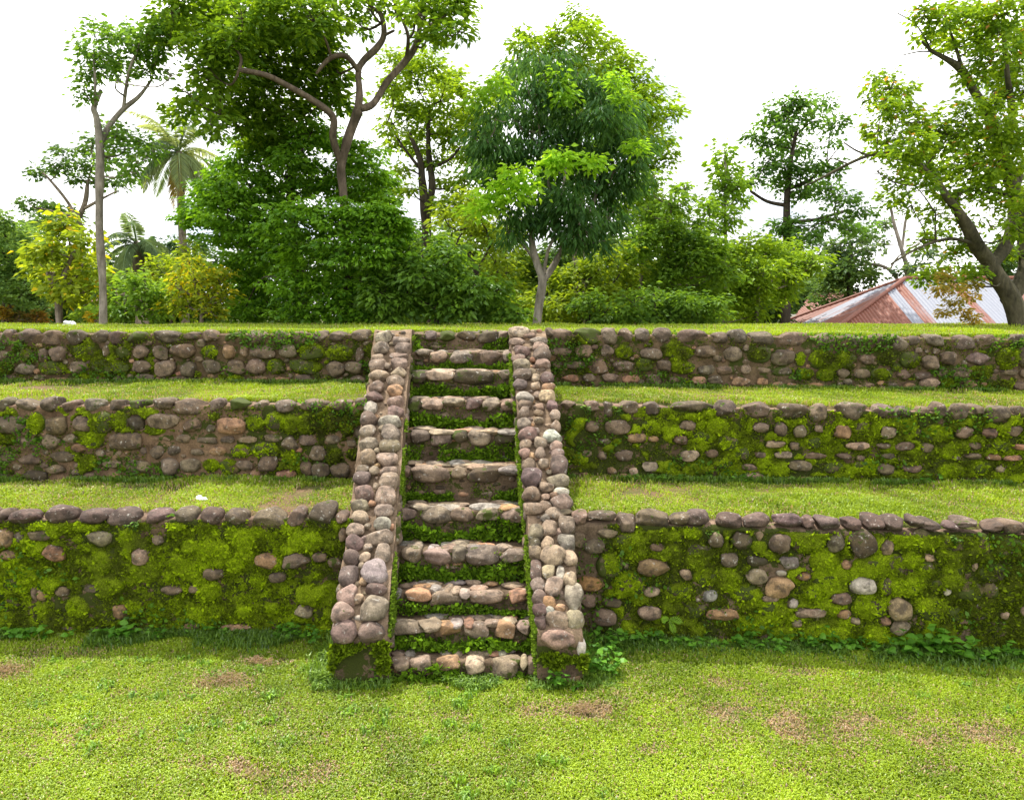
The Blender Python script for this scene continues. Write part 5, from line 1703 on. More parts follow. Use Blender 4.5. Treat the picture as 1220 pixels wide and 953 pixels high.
tree('thicket_tree', 'mid-green bushy tree right of the feathery tree with thin stems', 'tree', 18.6,
     [[(800, 388, 6), (802, 340, 6), (800, 300, 5), (795, 260, 3)], [(802, 340, 4), (820, 310, 3), (830, 285, 2)], [(760, 388, 4), (765, 330, 4), (770, 280, 2)]],
     [(775, 255, 18), (800, 245, 18), (790, 275, 24), (815, 280, 24), (835, 270, 18), (765, 290, 22), (795, 305, 26), (825, 310, 26), (850, 295, 20), (770, 325, 24), (800, 335, 26), (835, 340, 26), (860, 325, 22), (815, 225, 12), (770, 225, 14), (845, 250, 12), (755, 305, 16), (780, 210, 12)],
     M_BARK, 318, leaf=0.15, dens=1.3, cols=((0.05, 0.11, 0.014), (0.15, 0.26, 0.022)), spread=0.9)
tree('thicket_tree', 'bushy yellowish tree beside the left end of the rusty roof', 'tree', 20,
     [[(900, 388, 6), (902, 350, 6), (900, 320, 4)], [(902, 350, 4), (925, 330, 3), (940, 315, 2)], [(902, 350, 4), (875, 330, 3)]],
     [(870, 300, 16), (890, 295, 20), (915, 300, 20), (940, 300, 20), (962, 308, 18), (880, 325, 24), (910, 325, 26), (942, 320, 22), (968, 318, 16), (868, 350, 22), (895, 352, 26), (922, 350, 22), (938, 340, 18), (880, 375, 20), (905, 374, 16), (850, 372, 20)],
     M_BARK, 319, leaf=0.16, dens=1.3, cols=((0.065, 0.13, 0.012), (0.21, 0.32, 0.02)), spread=0.9)
tree('dark_shrub', 'dark green bush rising behind the small back roof', 'shrub', 39,
     [[(975, 388, 6), (975, 365, 5)]],
     [(965, 340, 20), (985, 335, 18), (975, 350, 18), (955, 350, 18), (1000, 330, 12), (945, 345, 16)],
     M_BARKD, 320, leaf=0.15, dens=0.9, cols=G_DARK, spread=0.5, group='shrubs on the platform')
tree('young_tree', 'slim bright-green young tree rising between the bushes and the dark tree', 'tree', 21,
     [[(865, 340, 4), (866, 290, 4), (864, 240, 3), (864, 195, 2)]],
     [(864, 182, 10), (862, 198, 15), (872, 212, 15), (852, 215, 13), (865, 230, 16), (878, 235, 10), (850, 240, 11), (862, 252, 13), (880, 222, 10), (858, 270, 12), (872, 262, 10)],
     M_BARKG, 321, leaf=0.18, dens=1.2, cols=((0.10, 0.19, 0.02), (0.20, 0.33, 0.03)), spread=0.35)
tree('dark_crowned_tree', 'darker green tree with layered crown against the sky, left of the large right-hand tree', 'tree', 27,
     [[(938, 330, 11), (938, 280, 10), (938, 250, 8), (940, 215, 7), (944, 185, 5), (950, 150, 3)], [(938, 245, 5), (915, 240, 4), (895, 228, 3)], [(940, 225, 5), (965, 215, 4), (985, 195, 3)], [(938, 265, 5), (970, 262, 4), (1010, 250, 3)]],
     [(935, 125, 14), (955, 120, 16), (978, 125, 14), (915, 140, 14), (940, 145, 20), (968, 145, 20), (990, 150, 16), (900, 165, 12), (920, 172, 18), (948, 172, 20), (975, 175, 20), (1000, 175, 12), (912, 195, 14), (935, 200, 18), (962, 202, 20), (988, 200, 14),
      (925, 220, 14), (950, 226, 18), (975, 225, 14), (945, 270, 16), (965, 275, 16), (925, 275, 14), (985, 265, 14), (1000, 240, 16), (1020, 235, 14), (1000, 260, 14), (1030, 250, 14), (1015, 275, 12), (945, 290, 16), (920, 292, 12), (990, 225, 12), (1040, 275, 10), (895, 215, 8)],
     M_BARKD, 322, leaf=0.20, dens=1.1, cols=((0.035, 0.09, 0.02), (0.10, 0.20, 0.034)), hole=0.15, spread=1.4)
tree('bare_stemmed_tree', 'thin pale-stemmed tree with sparse leaves above the rusty roof ridge', 'tree', 34,
     [[(1080, 335, 5), (1074, 300, 5), (1066, 270, 4), (1062, 250, 3), (1060, 240, 2)], [(1074, 300, 4), (1078, 270, 3), (1082, 250, 2)], [(1074, 340, 4), (1060, 322, 4), (1040, 315, 3), (1015, 318, 2)], [(1060, 322, 3), (1070, 305, 2), (1095, 290, 2)]],
     [(1030, 300, 14), (1010, 310, 12), (1000, 295, 12), (1045, 290, 12), (990, 310, 12), (1055, 265, 10), (1020, 285, 10), (1078, 322, 10), (1090, 318, 8), (1105, 300, 14), (1120, 310, 14), (1030, 322, 10), (975, 292, 12)],
     M_BARKG, 323, leaf=0.26, dens=0.7, cols=G_FAR, spread=1.5, flat=0.5, hole=0.1)


# ---- big tree at the right edge
def hanging(root, rng):
    g = Geo()
    crown(g, [(1128, 330, 9, -.5), (1140, 342, 8, -.6), (1118, 345, 6, -.6), (1152, 352, 7, -.5), (1135, 360, 6, -.6), (1146, 372, 5, -.5), (1125, 372, 4, -.6), (1160, 340, 6, -.5), (1157, 380, 4, -.5)], 15.2, rng, leaf=0.09, dens=0.13,
          cols=((0.12, 0.15, 0.02), (0.36, 0.26, 0.06)), ragged=0.6)
    g.build('reddish_foliage', M_LEAF, root, smooth=False)


tree('gnarled_tree', 'large gnarled mossy tree at the right edge leaning over the rusty roof', 'tree', 15.2,
     [[(1214, 394, 18), (1208, 365, 20), (1200, 345, 20), (1188, 328, 20), (1178, 312, 19)],
      [(1178, 312, 18), (1166, 292, 16, -.2), (1156, 272, 14, -.3), (1142, 250, 11, -.4), (1130, 235, 8, -.5), (1118, 215, 6, -.6)],
      [(1182, 316, 16), (1200, 292, 13, .2), (1207, 265, 12, .3), (1208, 235, 11, .4), (1215, 200, 10, .5)],
      [(1200, 360, 16, .1), (1225, 320, 22, .3), (1222, 280, 20, .4), (1212, 240, 16, .4), (1196, 190, 14, .4), (1178, 140, 12, .3), (1160, 110, 10, .2), (1145, 85, 9, .1), (1128, 72, 6), (1110, 62, 4), (1098, 50, 2)],
      [(1196, 190, 9, .4), (1205, 140, 8, .2), (1200, 90, 6), (1195, 40, 4), (1190, 0, 3)], [(1208, 235, 7, .3), (1180, 225, 6, 0), (1155, 215, 4, -.2)],
      [(1166, 292, 5, -.2), (1140, 285, 4, -.4), (1115, 288, 3, -.5), (1085, 300, 3, -.6), (1060, 315, 2, -.6)],
      [(1150, 95, 5, .1), (1135, 50, 3, .0), (1125, 20, 2)],
      [(1118, 215, 4, -.6), (1090, 190, 4, -.4), (1062, 182, 4, -.2), (1036, 186, 4), (1012, 196, 3.4, .1), (985, 210, 3, .2), (960, 222, 2, .3)], [(1036, 186, 3), (1020, 178, 2), (1008, 170, 1.5)],
      [(1012, 196, 2), (998, 190, 1.5), (985, 190, 1)], [(1110, 62, 2), (1095, 62, 1.5), (1075, 66, 1)], [(1110, 62, 2), (1092, 30, 1.5), (1070, 15, 1)]],
     [(1100, 15, 16), (1120, 25, 22), (1145, 15, 24), (1172, 20, 26), (1200, 15, 26), (1225, 30, 26), (1105, 45, 14), (1130, 50, 18), (1160, 50, 24), (1190, 55, 26), (1215, 70, 26), (1165, 85, 20), (1190, 95, 26), (1220, 110, 26), (1185, 125, 20), (1150, 125, 14),
      (1045, 95, 12), (1060, 105, 16), (1080, 110, 14), (1040, 115, 12), (1055, 130, 18), (1078, 130, 16), (1095, 145, 16), (1045, 155, 15), (1065, 160, 20), (1090, 170, 22), (1115, 150, 20), (1045, 180, 15), (1070, 190, 20), (1100, 195, 22), (1130, 165, 24),
      (1150, 150, 22), (1165, 170, 26), (1190, 155, 26), (1215, 160, 26), (1135, 195, 24), (1160, 200, 26), (1190, 195, 26), (1215, 200, 24), (1045, 205, 14), (1065, 218, 16), (1090, 222, 18), (1118, 225, 20), (1145, 230, 20), (1175, 230, 20), (1205, 235, 20),
      (1060, 240, 12), (1085, 245, 14), (1115, 255, 16), (1145, 265, 15), (1175, 262, 16), (1210, 270, 18), (1120, 280, 14), (1100, 290, 12), (1135, 300, 14), (1150, 318, 12), (1115, 325, 12), (1130, 335, 12), (1160, 330, 10), (1200, 300, 14), (1225, 250, 20), (1100, 330, 8), (1145, 290, 14)],
     M_BARKM, 324, leaf=0.125, dens=1.05, cols=((0.065, 0.14, 0.012), (0.19, 0.29, 0.016)), hole=0.15, spread=1.1, extra=hanging, accent=(0.02, (0.35, 0.18, 0.04)), aspect=0.32, r0=0.02)

# ---- second line of trees closing the view between the front ones
def back_tree(px, top, hw, Y, label, seed, cols):
    rng = np.random.default_rng(seed)
    blobs = []
    for _ in range(int(hw * 0.55) + 6):
        a = rng.uniform(-1, 1); v = rng.uniform(0, 1) ** 0.8
        yy = top + 14 + (375 - top) * v
        wd = hw * math.sqrt(max(0.15, 1 - (1 - min(v * 2.2, 1)) ** 2))
        blobs.append((px + a * wd, yy, rng.uniform(0.25, 0.42) * min(hw, 40) + 4))
    blobs.append((px, top + 12, 12))
    tree('background_tree', label, 'tree', Y, [[(px, 388, 7), (px, (top + 388) / 2, 6), (px + 3, top + 30, 3)]], blobs, M_BARKD, seed,
         leaf=0.24, dens=1.0, cols=cols, spread=1.2, hole=0.08)


BC1 = ((0.05, 0.10, 0.03), (0.12, 0.20, 0.05)); BC2 = ((0.06, 0.12, 0.015), (0.16, 0.25, 0.025)); BC3 = ((0.03, 0.07, 0.02), (0.08, 0.14, 0.03))
for i_, (px, top, hw, Yb, lab, cc) in enumerate([
        (15, 262, 40, 29, 'hazy green background tree behind the far left tree', BC1), (70, 290, 40, 30, 'background tree behind the low yellow-green tree', BC1),
        (150, 312, 40, 27, 'background tree below the fan palm', BC2), (225, 300, 35, 28, 'background tree between the palms and the dense evergreen', BC3),
        (455, 235, 40, 30, 'background tree right of the dense evergreen', BC3), (530, 275, 45, 29, 'background tree behind the laurel-like shrub', BC2),
        (600, 262, 40, 28, 'background tree behind the yellow-green bush with dark stems', BC2), (690, 285, 55, 27, 'background tree right of the feathery trunk', BC3),
        (770, 232, 42, 28, 'background tree right of the tall light tree', BC3), (830, 268, 38, 29, 'background tree behind the slim young tree', BC2),
        (895, 300, 40, 28, 'background tree left of the rusty roof', BC3), (965, 322, 40, 38, 'background tree behind the small back roof', BC1), (1012, 262, 30, 33, 'dark background tree right of the layered dark tree', BC3), (58, 238, 30, 35, 'tall hazy background tree at the far left', BC1), (485, 285, 30, 33, 'background tree behind the forked trunk', BC1), (560, 225, 26, 31, 'slim background tree left of the feathery tree', BC2), (865, 300, 40, 32, 'low background tree behind the slim young tree', BC1), (1195, 285, 30, 34, 'background tree behind the gnarled trunk at the right', BC3),
        (1110, 318, 26, 40, 'background tree behind the ridge of the rusty roof', BC3)]):
    back_tree(px, top, hw, Yb, lab, 950 + i_, cc)

# ---- far wood behind everything
def woodland():
    rng = np.random.default_rng(900)
    g = Geo()
    for i in range(70):
        Y_ = rng.uniform(42, 60)
        px = -250 + i * 23 + rng.uniform(-8, 8)
        top = 345 + 14 * math.sin(i * 0.7) + rng.uniform(-10, 10)
        if 960 < px < 1300: top += 22
        if 250 < px < 900: top -= 45
        c0 = at(px, 0, Y_)[0]
        for py in np.arange(top, 420, 26):
            crown(g, [(px, py, rng.uniform(20, 30), 0)], Y_, rng, leaf=0.42, dens=0.55, cols=((0.022, 0.05, 0.018), (0.065, 0.11, 0.03)), aspect=0.4)
    o = g.build('far_woodland', M_LEAF, None, smooth=False)
    tag(o, 'dark wood in the distance closing the gaps between the trees', 'woodland', 'stuff')


woodland()

# low plants at the left between the trees: red and orange-leaved bushes
for i, (px, py, r, c, lab) in enumerate([(45, 378, 9, ((0.07, 0.13, 0.02), (0.26, 0.13, 0.03)), 'small red-leaved bush between the two low trees at far left'),
                                         (2, 372, 9, ((0.09, 0.14, 0.02), (0.38, 0.22, 0.03)), 'small orange-leaved bush cut by the left picture edge'),
                                         (22, 380, 9, ((0.05, 0.09, 0.02), (0.16, 0.09, 0.04)), 'dark red bush beside the trunk of the far left tree'),
                                         (115, 378, 7, ((0.2, 0.2, 0.02), (0.50, 0.36, 0.02)), 'tiny yellow-leaved bush at the foot of the slender tree')]):
    tree('ornamental_bush', lab, 'shrub', 18.5 if i < 3 else 16.2, [[(px, 388, 2), (px, 382, 2), (px + 1, 376, 1.5)]],
         [(px - r * .4, py, r * .6), (px + r * .4, py + 1, r * .6), (px, py - r * .4, r * .5)], M_BARK, 340 + i, leaf=0.10, dens=0.45, cols=c, spread=0.2, group='small coloured bushes')


# ------------------------------------------------------------------ houses
def corrugated(geo, A, B, C_, D, rust_fn, pitch=0.13, amp=0.016, sheets=0.75):
    """A,B eave ends, D,C ridge ends (A->B along the eave, A->D up the slope)"""
    A, B, C_, D = [np.array(v, float) for v in (A, B, C_, D)]
    along = unit(B - A)
    Ls = np.linalg.norm(B - A)
    nrm = unit(np.cross(along, D - A if np.linalg.norm(D - A) > 0.1 else C_ - B))
    if nrm[2] < 0: nrm = -nrm
    up = np.cross(nrm, along)
    if up[2] < 0: up = -up
    n = int(Ls / pitch * 6)
    s = np.linspace(0, Ls, n)
    sd = (D - A) @ along; sc_ = (C_ - A) @ along; Ht = (D - A) @ up
    m = 10
    P = np.zeros((n, m, 3)); T = np.zeros((n, m, 4))
    for i, x in enumerate(s):
        if x < sd: top = Ht * x / max(sd, 1e-6)
        elif x > sc_: top = Ht * (Ls - x) / max(Ls - sc_, 1e-6)
        else: top = Ht
        h = amp * math.sin(x / pitch * 2 * math.pi)
        for j in range(m):
            v = j / (m - 1)
            P[i, j] = A + along * x + up * top * v + nrm * (h + 0.01 * (int(x / sheets) % 2))
            T[i, j] = (x, top * v, rust_fn(x, top * v / Ht), 1)
    geo.add(*grid(P), T.reshape(-1, 4))
    # underside thickness
    P2 = P - nrm * 0.02
    geo.add(*grid(P2), T.reshape(-1, 4))


def house():
    rng = np.random.default_rng(5)
    x0, x1, y0, y1, ze, zr_ = 10.4, 27.0, 24.0, 30.0, 2.47, 4.28
    root = empty('tin_roofed_house', ((x0 + x1) / 2, 27, 0), 'low house with a hipped rusty corrugated metal roof behind the right-hand top wall', 'house')
    half = (y1 - y0) / 2
    r0, r1 = (x0 + 3.8, 27, zr_), (x1 - 3.8, 27, zr_)
    g = Geo()
    pat_f = {}
    bands = [(2.75, .62), (3.15, .12), (3.6, .44), (5.2, .10), (5.5, .5), (7.2, .12), (7.5, .5), (8.6, .14), (9.4, .5), (11.5, .15), (12.2, .5), (99, .2)]
    corrugated(g, (x0, y0, ze), (x1, y0, ze), r1, r0, lambda x, v: next(q for e_, q in bands if x < e_))
    sheet_l = [0.34, 0.22, 0.55, 0.50, 0.3, 0.22, 0.55, 0.60, 0.4]
    # left hip: eave from back to front
    corrugated(g, (x0, y1, ze), (x0, y0, ze), r0, r0, lambda x, v: sheet_l[::-1][min(int(x / 0.75), 8)])
    corrugated(g, (x1, y0, ze), (x1, y1, ze), r1, r1, lambda x, v: 0.5)
    corrugated(g, (x1, y1, ze), (x0, y1, ze), r0, r1, lambda x, v: 0.5)
    roof = g.build('roof', M_ROOF, root, smooth=True)
    # ridge and hip caps
    g = Geo()
    for a_, b_ in (((x0, y0, ze), r0), ((x0, y1, ze), r0), (r0, r1), (r1, (x1, y0, ze)), (r1, (x1, y1, ze))):
        a_ = np.array(a_, float) + [0, 0, 0.03]; b_ = np.array(b_, float) + [0, 0, 0.03]
        V, F = tube([a_, (a_ + b_) / 2, b_], [0.075, 0.075, 0.075], 8)
        g.add(V, F, (1.0, 1.0, 0.62, 1))
    g.build('ridge_cap', M_ROOF, roof)
    # loose patch sheets
    g = Geo()
    nrm = unit(np.array([0, -(zr_ - ze), half]))
    upv = unit(np.array([0, half, zr_ - ze]))
    A = np.array([x0 + 1.75, y0, ze]) + upv * 0.12 + nrm * 0.05
    corrugated(g, A, A + [0.55, 0, 0], A + np.array([0.55, 0, 0]) + upv * 0.42, A + upv * 0.42, lambda x, v: 0.75)
    g.build('patch_sheet', M_ROOF, roof)
    # walls below the eaves
    g = Geo()
    a, b, c, d = x0 + .5, x1 - .5, y0 + .5, y1 - .5
    t = 0.15
    for (p, q) in (((a, c), (b, c + t)), ((a, d - t), (b, d)), ((a, c + t), (a + t, d - t)), ((b - t, c + t), (b, d - t))):
        V = np.array([(X_, Y_, Z_) for Z_ in (0, ze + 0.25) for (X_, Y_) in ((p[0], p[1]), (q[0], p[1]), (q[0], q[1]), (p[0], q[1]))], float)
        g.add(V, [[0, 3, 2, 1], [4, 5, 6, 7], [0, 1, 5, 4], [1, 2, 6, 5], [2, 3, 7, 6], [3, 0, 4, 7]])
    g.build('wall', M_PLASTER, root, smooth=False)
    for xw in (13.0, 17.0, 21.0):
        g = Geo()
        V = np.array([(xw + dx, c - 0.02 + dy, z) for z in (0.9, 1.9) for dx, dy in ((0, 0), (1.1, 0), (1.1, .04), (0, .04))], float)
        g.add(V, [[0, 3, 2, 1], [4, 5, 6, 7], [0, 1, 5, 4], [1, 2, 6, 5], [2, 3, 7, 6], [3, 0, 4, 7]])
        g.build('window', M_DARK, root, smooth=False)


house()


def box_geo(g, x0, x1, y0, y1, z0, z1, T=None):
    V = np.array([(a, b, c) for c in (z0, z1) for a, b in ((x0, y0), (x1, y0), (x1, y1), (x0, y1))], float)
    g.add(V, [[0, 3, 2, 1], [4, 5, 6, 7], [0, 1, 5, 4], [1, 2, 6, 5], [2, 3, 7, 6], [3, 0, 4, 7]], T)


def back_shed():
    root = empty('shed', (13.5, 35.5, 0), 'small shed with a dark rusty roof showing behind the left end of the larger roof', 'shed')
    g = Geo()
    # front edge from (950,373) up to (1000,351)
    Y0 = 34.0
    pl = at(948, 375, Y0); pr = at(1000, 350, 36.0)
    corrugated(g, (pl[0], Y0, pl[2]), (pl[0] + 6.0, Y0, pl[2]), (pl[0] + 6.0, 37.0, pl[2] + 1.1), (pl[0] + 1.9, 37.0, pl[2] + 1.1), lambda x, v: 0.62)
    corrugated(g, (pl[0] + 6.0, 40.0, pl[2]), (pl[0], 40.0, pl[2]), (pl[0] + 1.9, 37.0, pl[2] + 1.1), (pl[0] + 6.0, 37.0, pl[2] + 1.1), lambda x, v: 0.62)
    g.build('roof', M_ROOF, root)
    g = Geo()
    box_geo(g, pl[0] + .4, pl[0] + 5.8, Y0 + .4, 39.6, 0, pl[2] + 0.02)
    g.build('wall', M_PLASTER, root, smooth=False)


back_shed()


def left_house(px0, px1, ytop, Y, label, dark):
    a = at(px0, ytop, Y); b = at(px1, ytop, Y)
    root = empty('cottage', ((a[0] + b[0]) / 2, Y + 2, 0), label, 'house', 'pale cottages behind the left trees')
    g = Geo(); box_geo(g, a[0], b[0], Y, Y + 4, 0, a[2]); g.build('wall', M_PLASTER, root, smooth=False)
    g = Geo()
    corrugated(g, (a[0] - .3, Y - .4, a[2]), (b[0] + .3, Y - .4, a[2]), (b[0] + .3, Y + 2, a[2] + .5), (a[0] - .3, Y + 2, a[2] + .5), lambda x, v: dark)
    corrugated(g, (b[0] + .3, Y + 4.4, a[2]), (a[0] - .3, Y + 4.4, a[2]), (a[0] - .3, Y + 2, a[2] + .5), (b[0] + .3, Y + 2, a[2] + .5), lambda x, v: dark)
    g.build('roof', M_ROOF, root)
    w = (b[0] - a[0])
    for u in (0.3, 0.7):
        g = Geo(); box_geo(g, a[0] + w * u - .3, a[0] + w * u + .3, Y - 0.03, Y + 0.02, 2.2, 2.75); g.build('window', M_DARK, root, smooth=False)


left_house(-40, 62, 372, 33, 'low pale cottage glimpsed under the tree at the far left', 0.3)
left_house(78, 125, 366, 36, 'small whitish cottage glimpsed behind the slender trunk', 0.55)


# ------------------------------------------------------------------ weeds, fern, litter
def weed(px, py, z, Y, h, nl, ll, label, seed, c=((0.06, 0.17, 0.016), (0.17, 0.38, 0.035)), spread=0.12, name='leafy_weed', aspect=0.33):
    rng = np.random.default_rng(seed)
    b = at(px, py, Y)
    b[2] = z
    root = empty(name, b, label, 'weed', 'weeds along the walls')
    g = Geo(); sg = Geo()
    ns = max(2, nl // 6)
    for i in range(ns):
        az = rng.uniform(0, 6.28); rr = rng.uniform(0.2, 1) * spread
        base = b + np.array([math.cos(az), math.sin(az) * 0.4, 0]) * rr * 0.8
        top = base + np.array([math.cos(az) * rr * 0.8, math.sin(az) * rr * 0.5, h * rng.uniform(0.5, 1.1)])
        mid = (base + top) / 2 + rng.normal(size=3) * 0.01
        V, F = tube([base - [0, 0, 0.02], mid, top], [0.004, 0.003, 0.002], 4)
        sg.add(V, F, (0.08, 0.16, 0.02, 1))
        m = max(4, nl // ns)
        u = rng.uniform(0.25, 1.0, m)
        P = base[None] + (top - base)[None] * u[:, None]
        a = np.arange(m) * 2.4 + rng.uniform(0, 6)
        D = unit(np.stack([np.cos(a), np.sin(a), rng.uniform(-0.2, 0.45, m)], 1))
        Nn = unit(np.array([0, 0, 1.0]) + rng.normal(size=(m, 3)) * 0.3)
        k = rng.uniform(0, 1, (m, 1))
        T = np.array(c[0]) * (1 - k) + np.array(c[1]) * k
        Ls = ll * rng.uniform(0.6, 1.2, m)
        # two segment leaf: build as rounder six-point leaf
        S = unit(np.cross(D, Nn)); N2 = np.cross(S, D)
        L1 = Ls[:, None]; W1 = L1 * aspect
        pts = [P, P + D * L1 * .25 + S * W1 * .8 + N2 * W1 * .25, P + D * L1 * .6 + S * W1 + N2 * W1 * .2 - [0, 0, .0], P + D * L1 - N2 * L1 * .15,
               P + D * L1 * .6 - S * W1 + N2 * W1 * .2, P + D * L1 * .25 - S * W1 * .8 + N2 * W1 * .25]
        V = np.stack(pts, 1).reshape(-1, 3)
        i_ = (np.arange(m) * 6)[:, None]
        F = np.concatenate([i_ + [0, 1, 5], i_ + [1, 2, 4], i_ + [1, 4, 5], i_ + [2, 3, 4]])
        g.add(V, F, np.repeat(T, 6, 0))
    g.build('leaves', M_LEAF, root, smooth=False)
    sg.build('stem', M_LEAF, root)
    return root


def footY(px, side='1'):
    s = ('L' if px < 500 else 'R') + side
    w = W[s]
    p = onplane(px, 760, w.A, w.n)
    return p[1]


WEEDS = [(45, 748, .12, 24, .075, 'broad-leaved weed at the foot of the bottom left wall, nearest the picture edge'),
         (62, 744, .10, 14, .06, 'small round-leaved weed just right of the first one under the bottom left wall'),
         (140, 745, .16, 22, .075, 'upright weed with large light leaves below the mossy left wall'),
         (170, 748, .11, 18, .06, 'low weed right of the upright one below the mossy left wall'),
         (240, 750, .12, 20, .055, 'small weed beside a bare soil spot under the bottom left wall'),
         (255, 756, .08, 14, .05, 'tiny weed right of the bare soil spot under the bottom left wall'),
         (345, 748, .15, 26, .06, 'weed mixed with long grass blades near the left ramp'),
         (372, 760, .14, 30, .05, 'dense low weed in the corner beside the left ramp'),
         (738, 756, .12, 30, .06, 'dark weed clump right of the corner by the right ramp'),
         (765, 764, .12, 26, .055, 'low weed between the ramp corner and the fern'),
         (812, 766, .12, 30, .06, 'weed clump just right of the fern'),
         (845, 768, .11, 28, .055, 'weed clump under a tan boulder of the bottom right wall'),
         (886, 745, .16, 16, .075, 'taller blue-green weed with big leaves against the bottom right wall'),
         (905, 766, .10, 26, .06, 'low weed clump right of the tall blue-green one'),
         (935, 768, .12, 30, .065, 'broad weed clump near the middle of the bottom right wall'),
         (968, 768, .11, 28, .06, 'weed clump left of the tan mortar patch'),
         (1000, 764, .18, 28, .075, 'upright leafy weed below the cream boulder'),
         (1038, 770, .12, 28, .065, 'weed clump in front of the tan mortar patch'),
         (1068, 764, .14, 26, .075, 'weed clump beside the round orange cobble'),
         (1105, 768, .20, 34, .085, 'largest weed under the bottom right wall with long pointed leaves'),
         (1140, 768, .22, 34, .085, 'tall pointed-leaf weed right of the largest one'),
         (1172, 776, .10, 26, .06, 'low weed clump near the right end of the bottom wall'),
         (1212, 772, .14, 16, .08, 'round-leaved weed at the right picture edge')]
for i, (px, py, h, nl, ll, lab) in enumerate(WEEDS):
    Yw = footY(px) - 0.09 - 0.06 * hash_f(px)
    if px == 886: Yw = footY(px) - 0.05
    o = weed(px, py, 0.0, Yw, h * 1.2, int(nl * 1.7), ll * 1.15, lab, 500 + i, spread=0.18)
# by the ramps
weed(706, 800, 0.0, 5.86, .26, 120, .07, 'thick broad-leaved weed patch against the right side of the right ramp', 560, spread=.22)
weed(672, 822, 0.0, 5.70, .16, 46, .06, 'weed creeping up the front of the right ramp', 561, spread=.16)
weed(449, 815, 0.0, 5.74, .12, 16, .055, 'small light-green weed in the corner of the left ramp and the first step', 562, spread=.06, c=((0.08, 0.19, 0.02), (0.17, 0.33, 0.035)))
weed(716, 770, 0.0, 6.25, .2, 60, .065, 'weed patch in the corner between right ramp and bottom wall', 563, spread=.2)
# weeds on the ledges and between coping stones
UPW = [(706, '3R', .06, 16, .05, 'weed at the foot of the top wall just right of the stairs'), (818, '3R', .10, 14, .06, 'dark weed at the foot of the top right wall'),
       (1165, '3R', .08, 14, .05, 'weed at the foot of the top right wall near the picture edge'), (770, '2R', .09, 44, .06, 'low weed strip at the foot of the middle right wall near the stairs'),
       (795, '2R', .09, 40, .06, 'second low weed strip at the foot of the middle right wall'), (830, '2R', .07, 30, .05, 'third low weed patch at the foot of the middle right wall'), (885, '2R', .09, 26, .06, 'weed patch under the middle right wall, centre'),
       (1120, '2R', .12, 18, .07, 'upright weed under the middle right wall'), (1070, '2R', .07, 22, .05, 'spreading weed under the middle right wall'), (950, '2R', .07, 18, .05, 'weed below the tan cobbles of the middle right wall')]
for i, (px, wk, h, nl, ll, lab) in enumerate(UPW):
    w = W[wk[1] + wk[0]]
    p = onplane(px, 560 if wk[0] == '2' else 455, w.A + w.n * 0.07, w.n)
    t = w.par(p)
    weed(px, 500, float(w.zb(t)), p[1], h, nl, ll, lab, 600 + i, spread=.14)
CW = [(705, 'R2', 'light herb hanging from the coping of the middle right wall near the stairs'), (735, 'R2', 'pale-leaved herb under the coping of the middle right wall'), (855, 'R1', 'herb tuft between purple coping stones of the bottom right wall'),
      (1026, 'R1', 'herb tuft between coping stones of the bottom right wall, centre'), (1150, 'R1', 'herb tuft under the coping of the bottom right wall, right'), (1205, 'R3', 'leafy herb below the coping of the top right wall at the picture edge'),
      (1050, 'R3', 'herb hanging over the top right wall below the rusty roof'), (285, 'L3', 'herb on the coping of the top left wall'), (1120, 'R2', 'herb between coping stones of the middle right wall'), (150, 'L1', 'tiny herb on the coping of the bottom left wall')]
for i, (px, wk, lab) in enumerate(CW):
    w = W[wk]
    p = onplane(px, 500, w.A + w.n * 0.05, w.n)
    t = w.par(p)
    weed(px, 500, float(w.ztop(t)) - 0.13, p[1], .09, 34, .035, lab, 640 + i, spread=.08, c=((0.09, 0.19, 0.03), (0.20, 0.34, 0.06)))


def fern(px, py, Y, seed):
    rng = np.random.default_rng(seed)
    b = at(px, py, Y)
    root = empty('fern', b, 'small bright fern growing out of the bottom right wall', 'fern')
    for i, (az, el, L_) in enumerate([(0.2, 0.5, .13), (2.9, 0.6, .09), (-0.5, -0.9, .13)]):
        d = np.array([math.cos(az) * math.cos(el), -0.5, math.sin(el)]); d = unit(d)
        pts = [b]
        for j in range(10):
            pts.append(pts[-1] + d * L_ / 10); d = unit(d + np.array([0, 0, -0.12]))
        pts = np.array(pts)
        g = Geo()
        V, F = tube(pts[::3], [0.003] * len(pts[::3]), 4); g.add(V, F, (0.2, 0.34, 0.04, 1))
        T_ = unit(np.gradient(pts, axis=0)); S = unit(np.cross(T_, [0, -1.0, 0.3]))
        P = np.concatenate([pts[1:], pts[1:]]); D = unit(np.concatenate([S[1:], -S[1:]]) + np.concatenate([T_[1:], T_[1:]]) * 0.5)
        Ls = np.tile(0.032 * np.sin(np.linspace(0.5, 3.0, 10)), 2) + 0.008
        leaf_quads(P, D, np.tile(unit(np.array([0, -1.0, 0.6])), (20, 1)), Ls, Ls * 0.16, np.tile([0.22, 0.40, 0.03], (20, 1)), g, 0.1)
        g.build('frond', M_LEAF, root, smooth=False)


fern(797, 738, footY(797) - 0.10, 7)


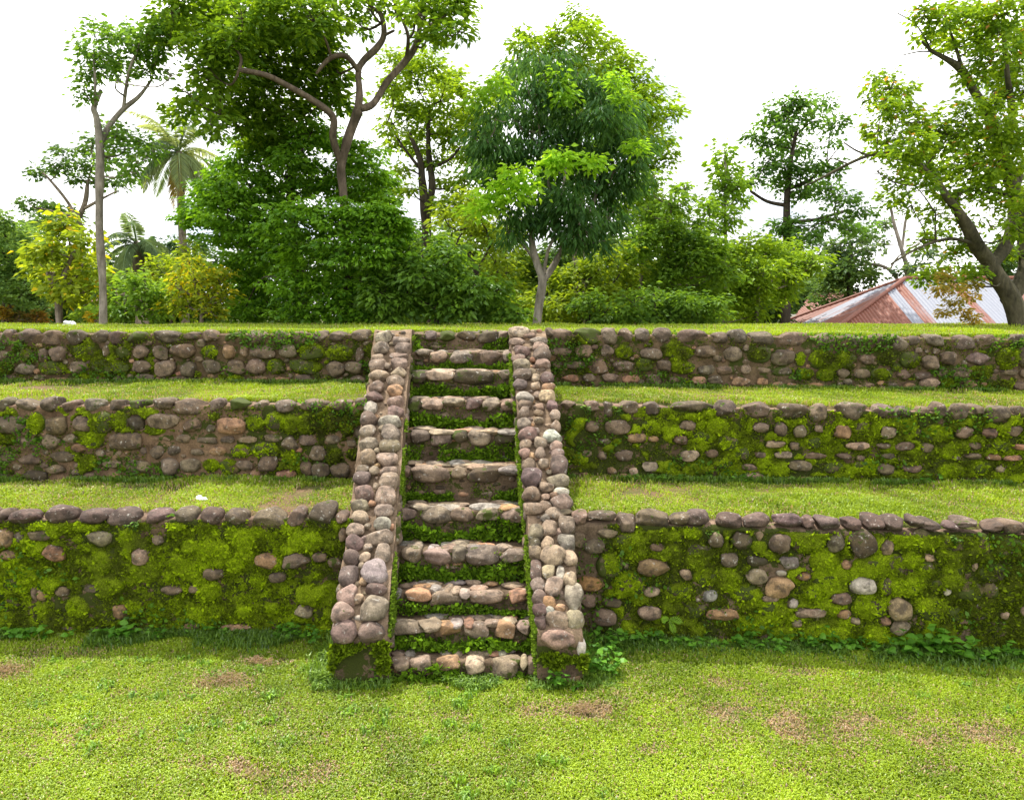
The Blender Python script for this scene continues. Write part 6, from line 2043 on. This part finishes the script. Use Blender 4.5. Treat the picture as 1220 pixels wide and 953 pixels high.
def crumple(name, px, py, z, Y, r, label, seed, cat='litter'):
    rng = np.random.default_rng(seed)
    p = at(px, py, Y); p[2] = z + r * 0.45
    S, F = ICO[3]
    P = S * (1 + 0.35 * sn(S * 2.0 + seed, 1.6, 181) + 0.15 * sn(S * 2, 5, 182))[:, None]
    P = P * np.array([r * 1.2, r, r * 0.75]) + p
    g = Geo(); g.add(P, F)
    o = g.build(name, M_WHITE, None, smooth=False)
    tag(o, label, cat)


p = onz(239, 597, zl[0] + 0.0)
crumple('litter', 239, 597, p[2], p[1], 0.038, 'scrap of white plastic lying in the grass of the lower left ledge', 3)
crumple('plastic_bag', 83, 386, topz(at(83, 386, 14.5)[0], 14.5), 14.5, 0.085, 'crumpled white plastic bag on the grass before the left trees', 5)

# dry clippings lying on the lawn
for i, (px, py, r, lab) in enumerate([(265, 811, .13, 'heap of dry brown grass clippings on the left of the lawn'),
                                      (310, 788, .09, 'smaller heap of dry clippings nearer the bottom left wall'),
                                      (700, 846, .08, 'dark dry clippings on bare soil before the right ramp'),
                                      (325, 918, .11, 'straw-coloured dry clippings low on the left of the lawn'),
                                      (955, 804, .10, 'dry clippings at the shadow edge on the right of the lawn'),
                                      (2, 800, .12, 'dry clippings at the left picture edge')]):
    r_ = np.random.default_rng(700 + i)
    c = onz(px, py, 0.01)
    n = 550
    P = c + np.stack([r_.normal(size=n) * r * 0.8, r_.normal(size=n) * r * 0.5, np.abs(r_.normal(size=n)) * 0.012 + 0.018], 1)
    P = P[sn(P[:, :2], 3.5, 190 + i) + 0.4 * sn(P[:, :2], 17, 191) > -0.2]
    n = len(P)
    a = r_.uniform(0, 6.28, n)
    D = unit(np.stack([np.cos(a), np.sin(a), r_.uniform(-0.3, 0.5, n)], 1))
    g = Geo()
    k = r_.uniform(0, 1, (n, 1))
    leaf_quads(P, D, unit(np.array([0, 0, 1.0]) + r_.normal(size=(n, 3)) * 0.5), r_.uniform(0.02, 0.05, n), r_.uniform(0.0015, 0.003, n),
               np.array([0.20, 0.13, 0.08]) * (1 - k) + np.array([0.50, 0.36, 0.24]) * k, g)
    o = g.build('dry_clippings', M_GRASS, None, smooth=False)
    tag(o, lab, 'dry grass', None, 'heaps of dry clippings')
print('tris', sum(len(o.data.polygons) for o in bpy.data.objects if o.type == 'MESH'))
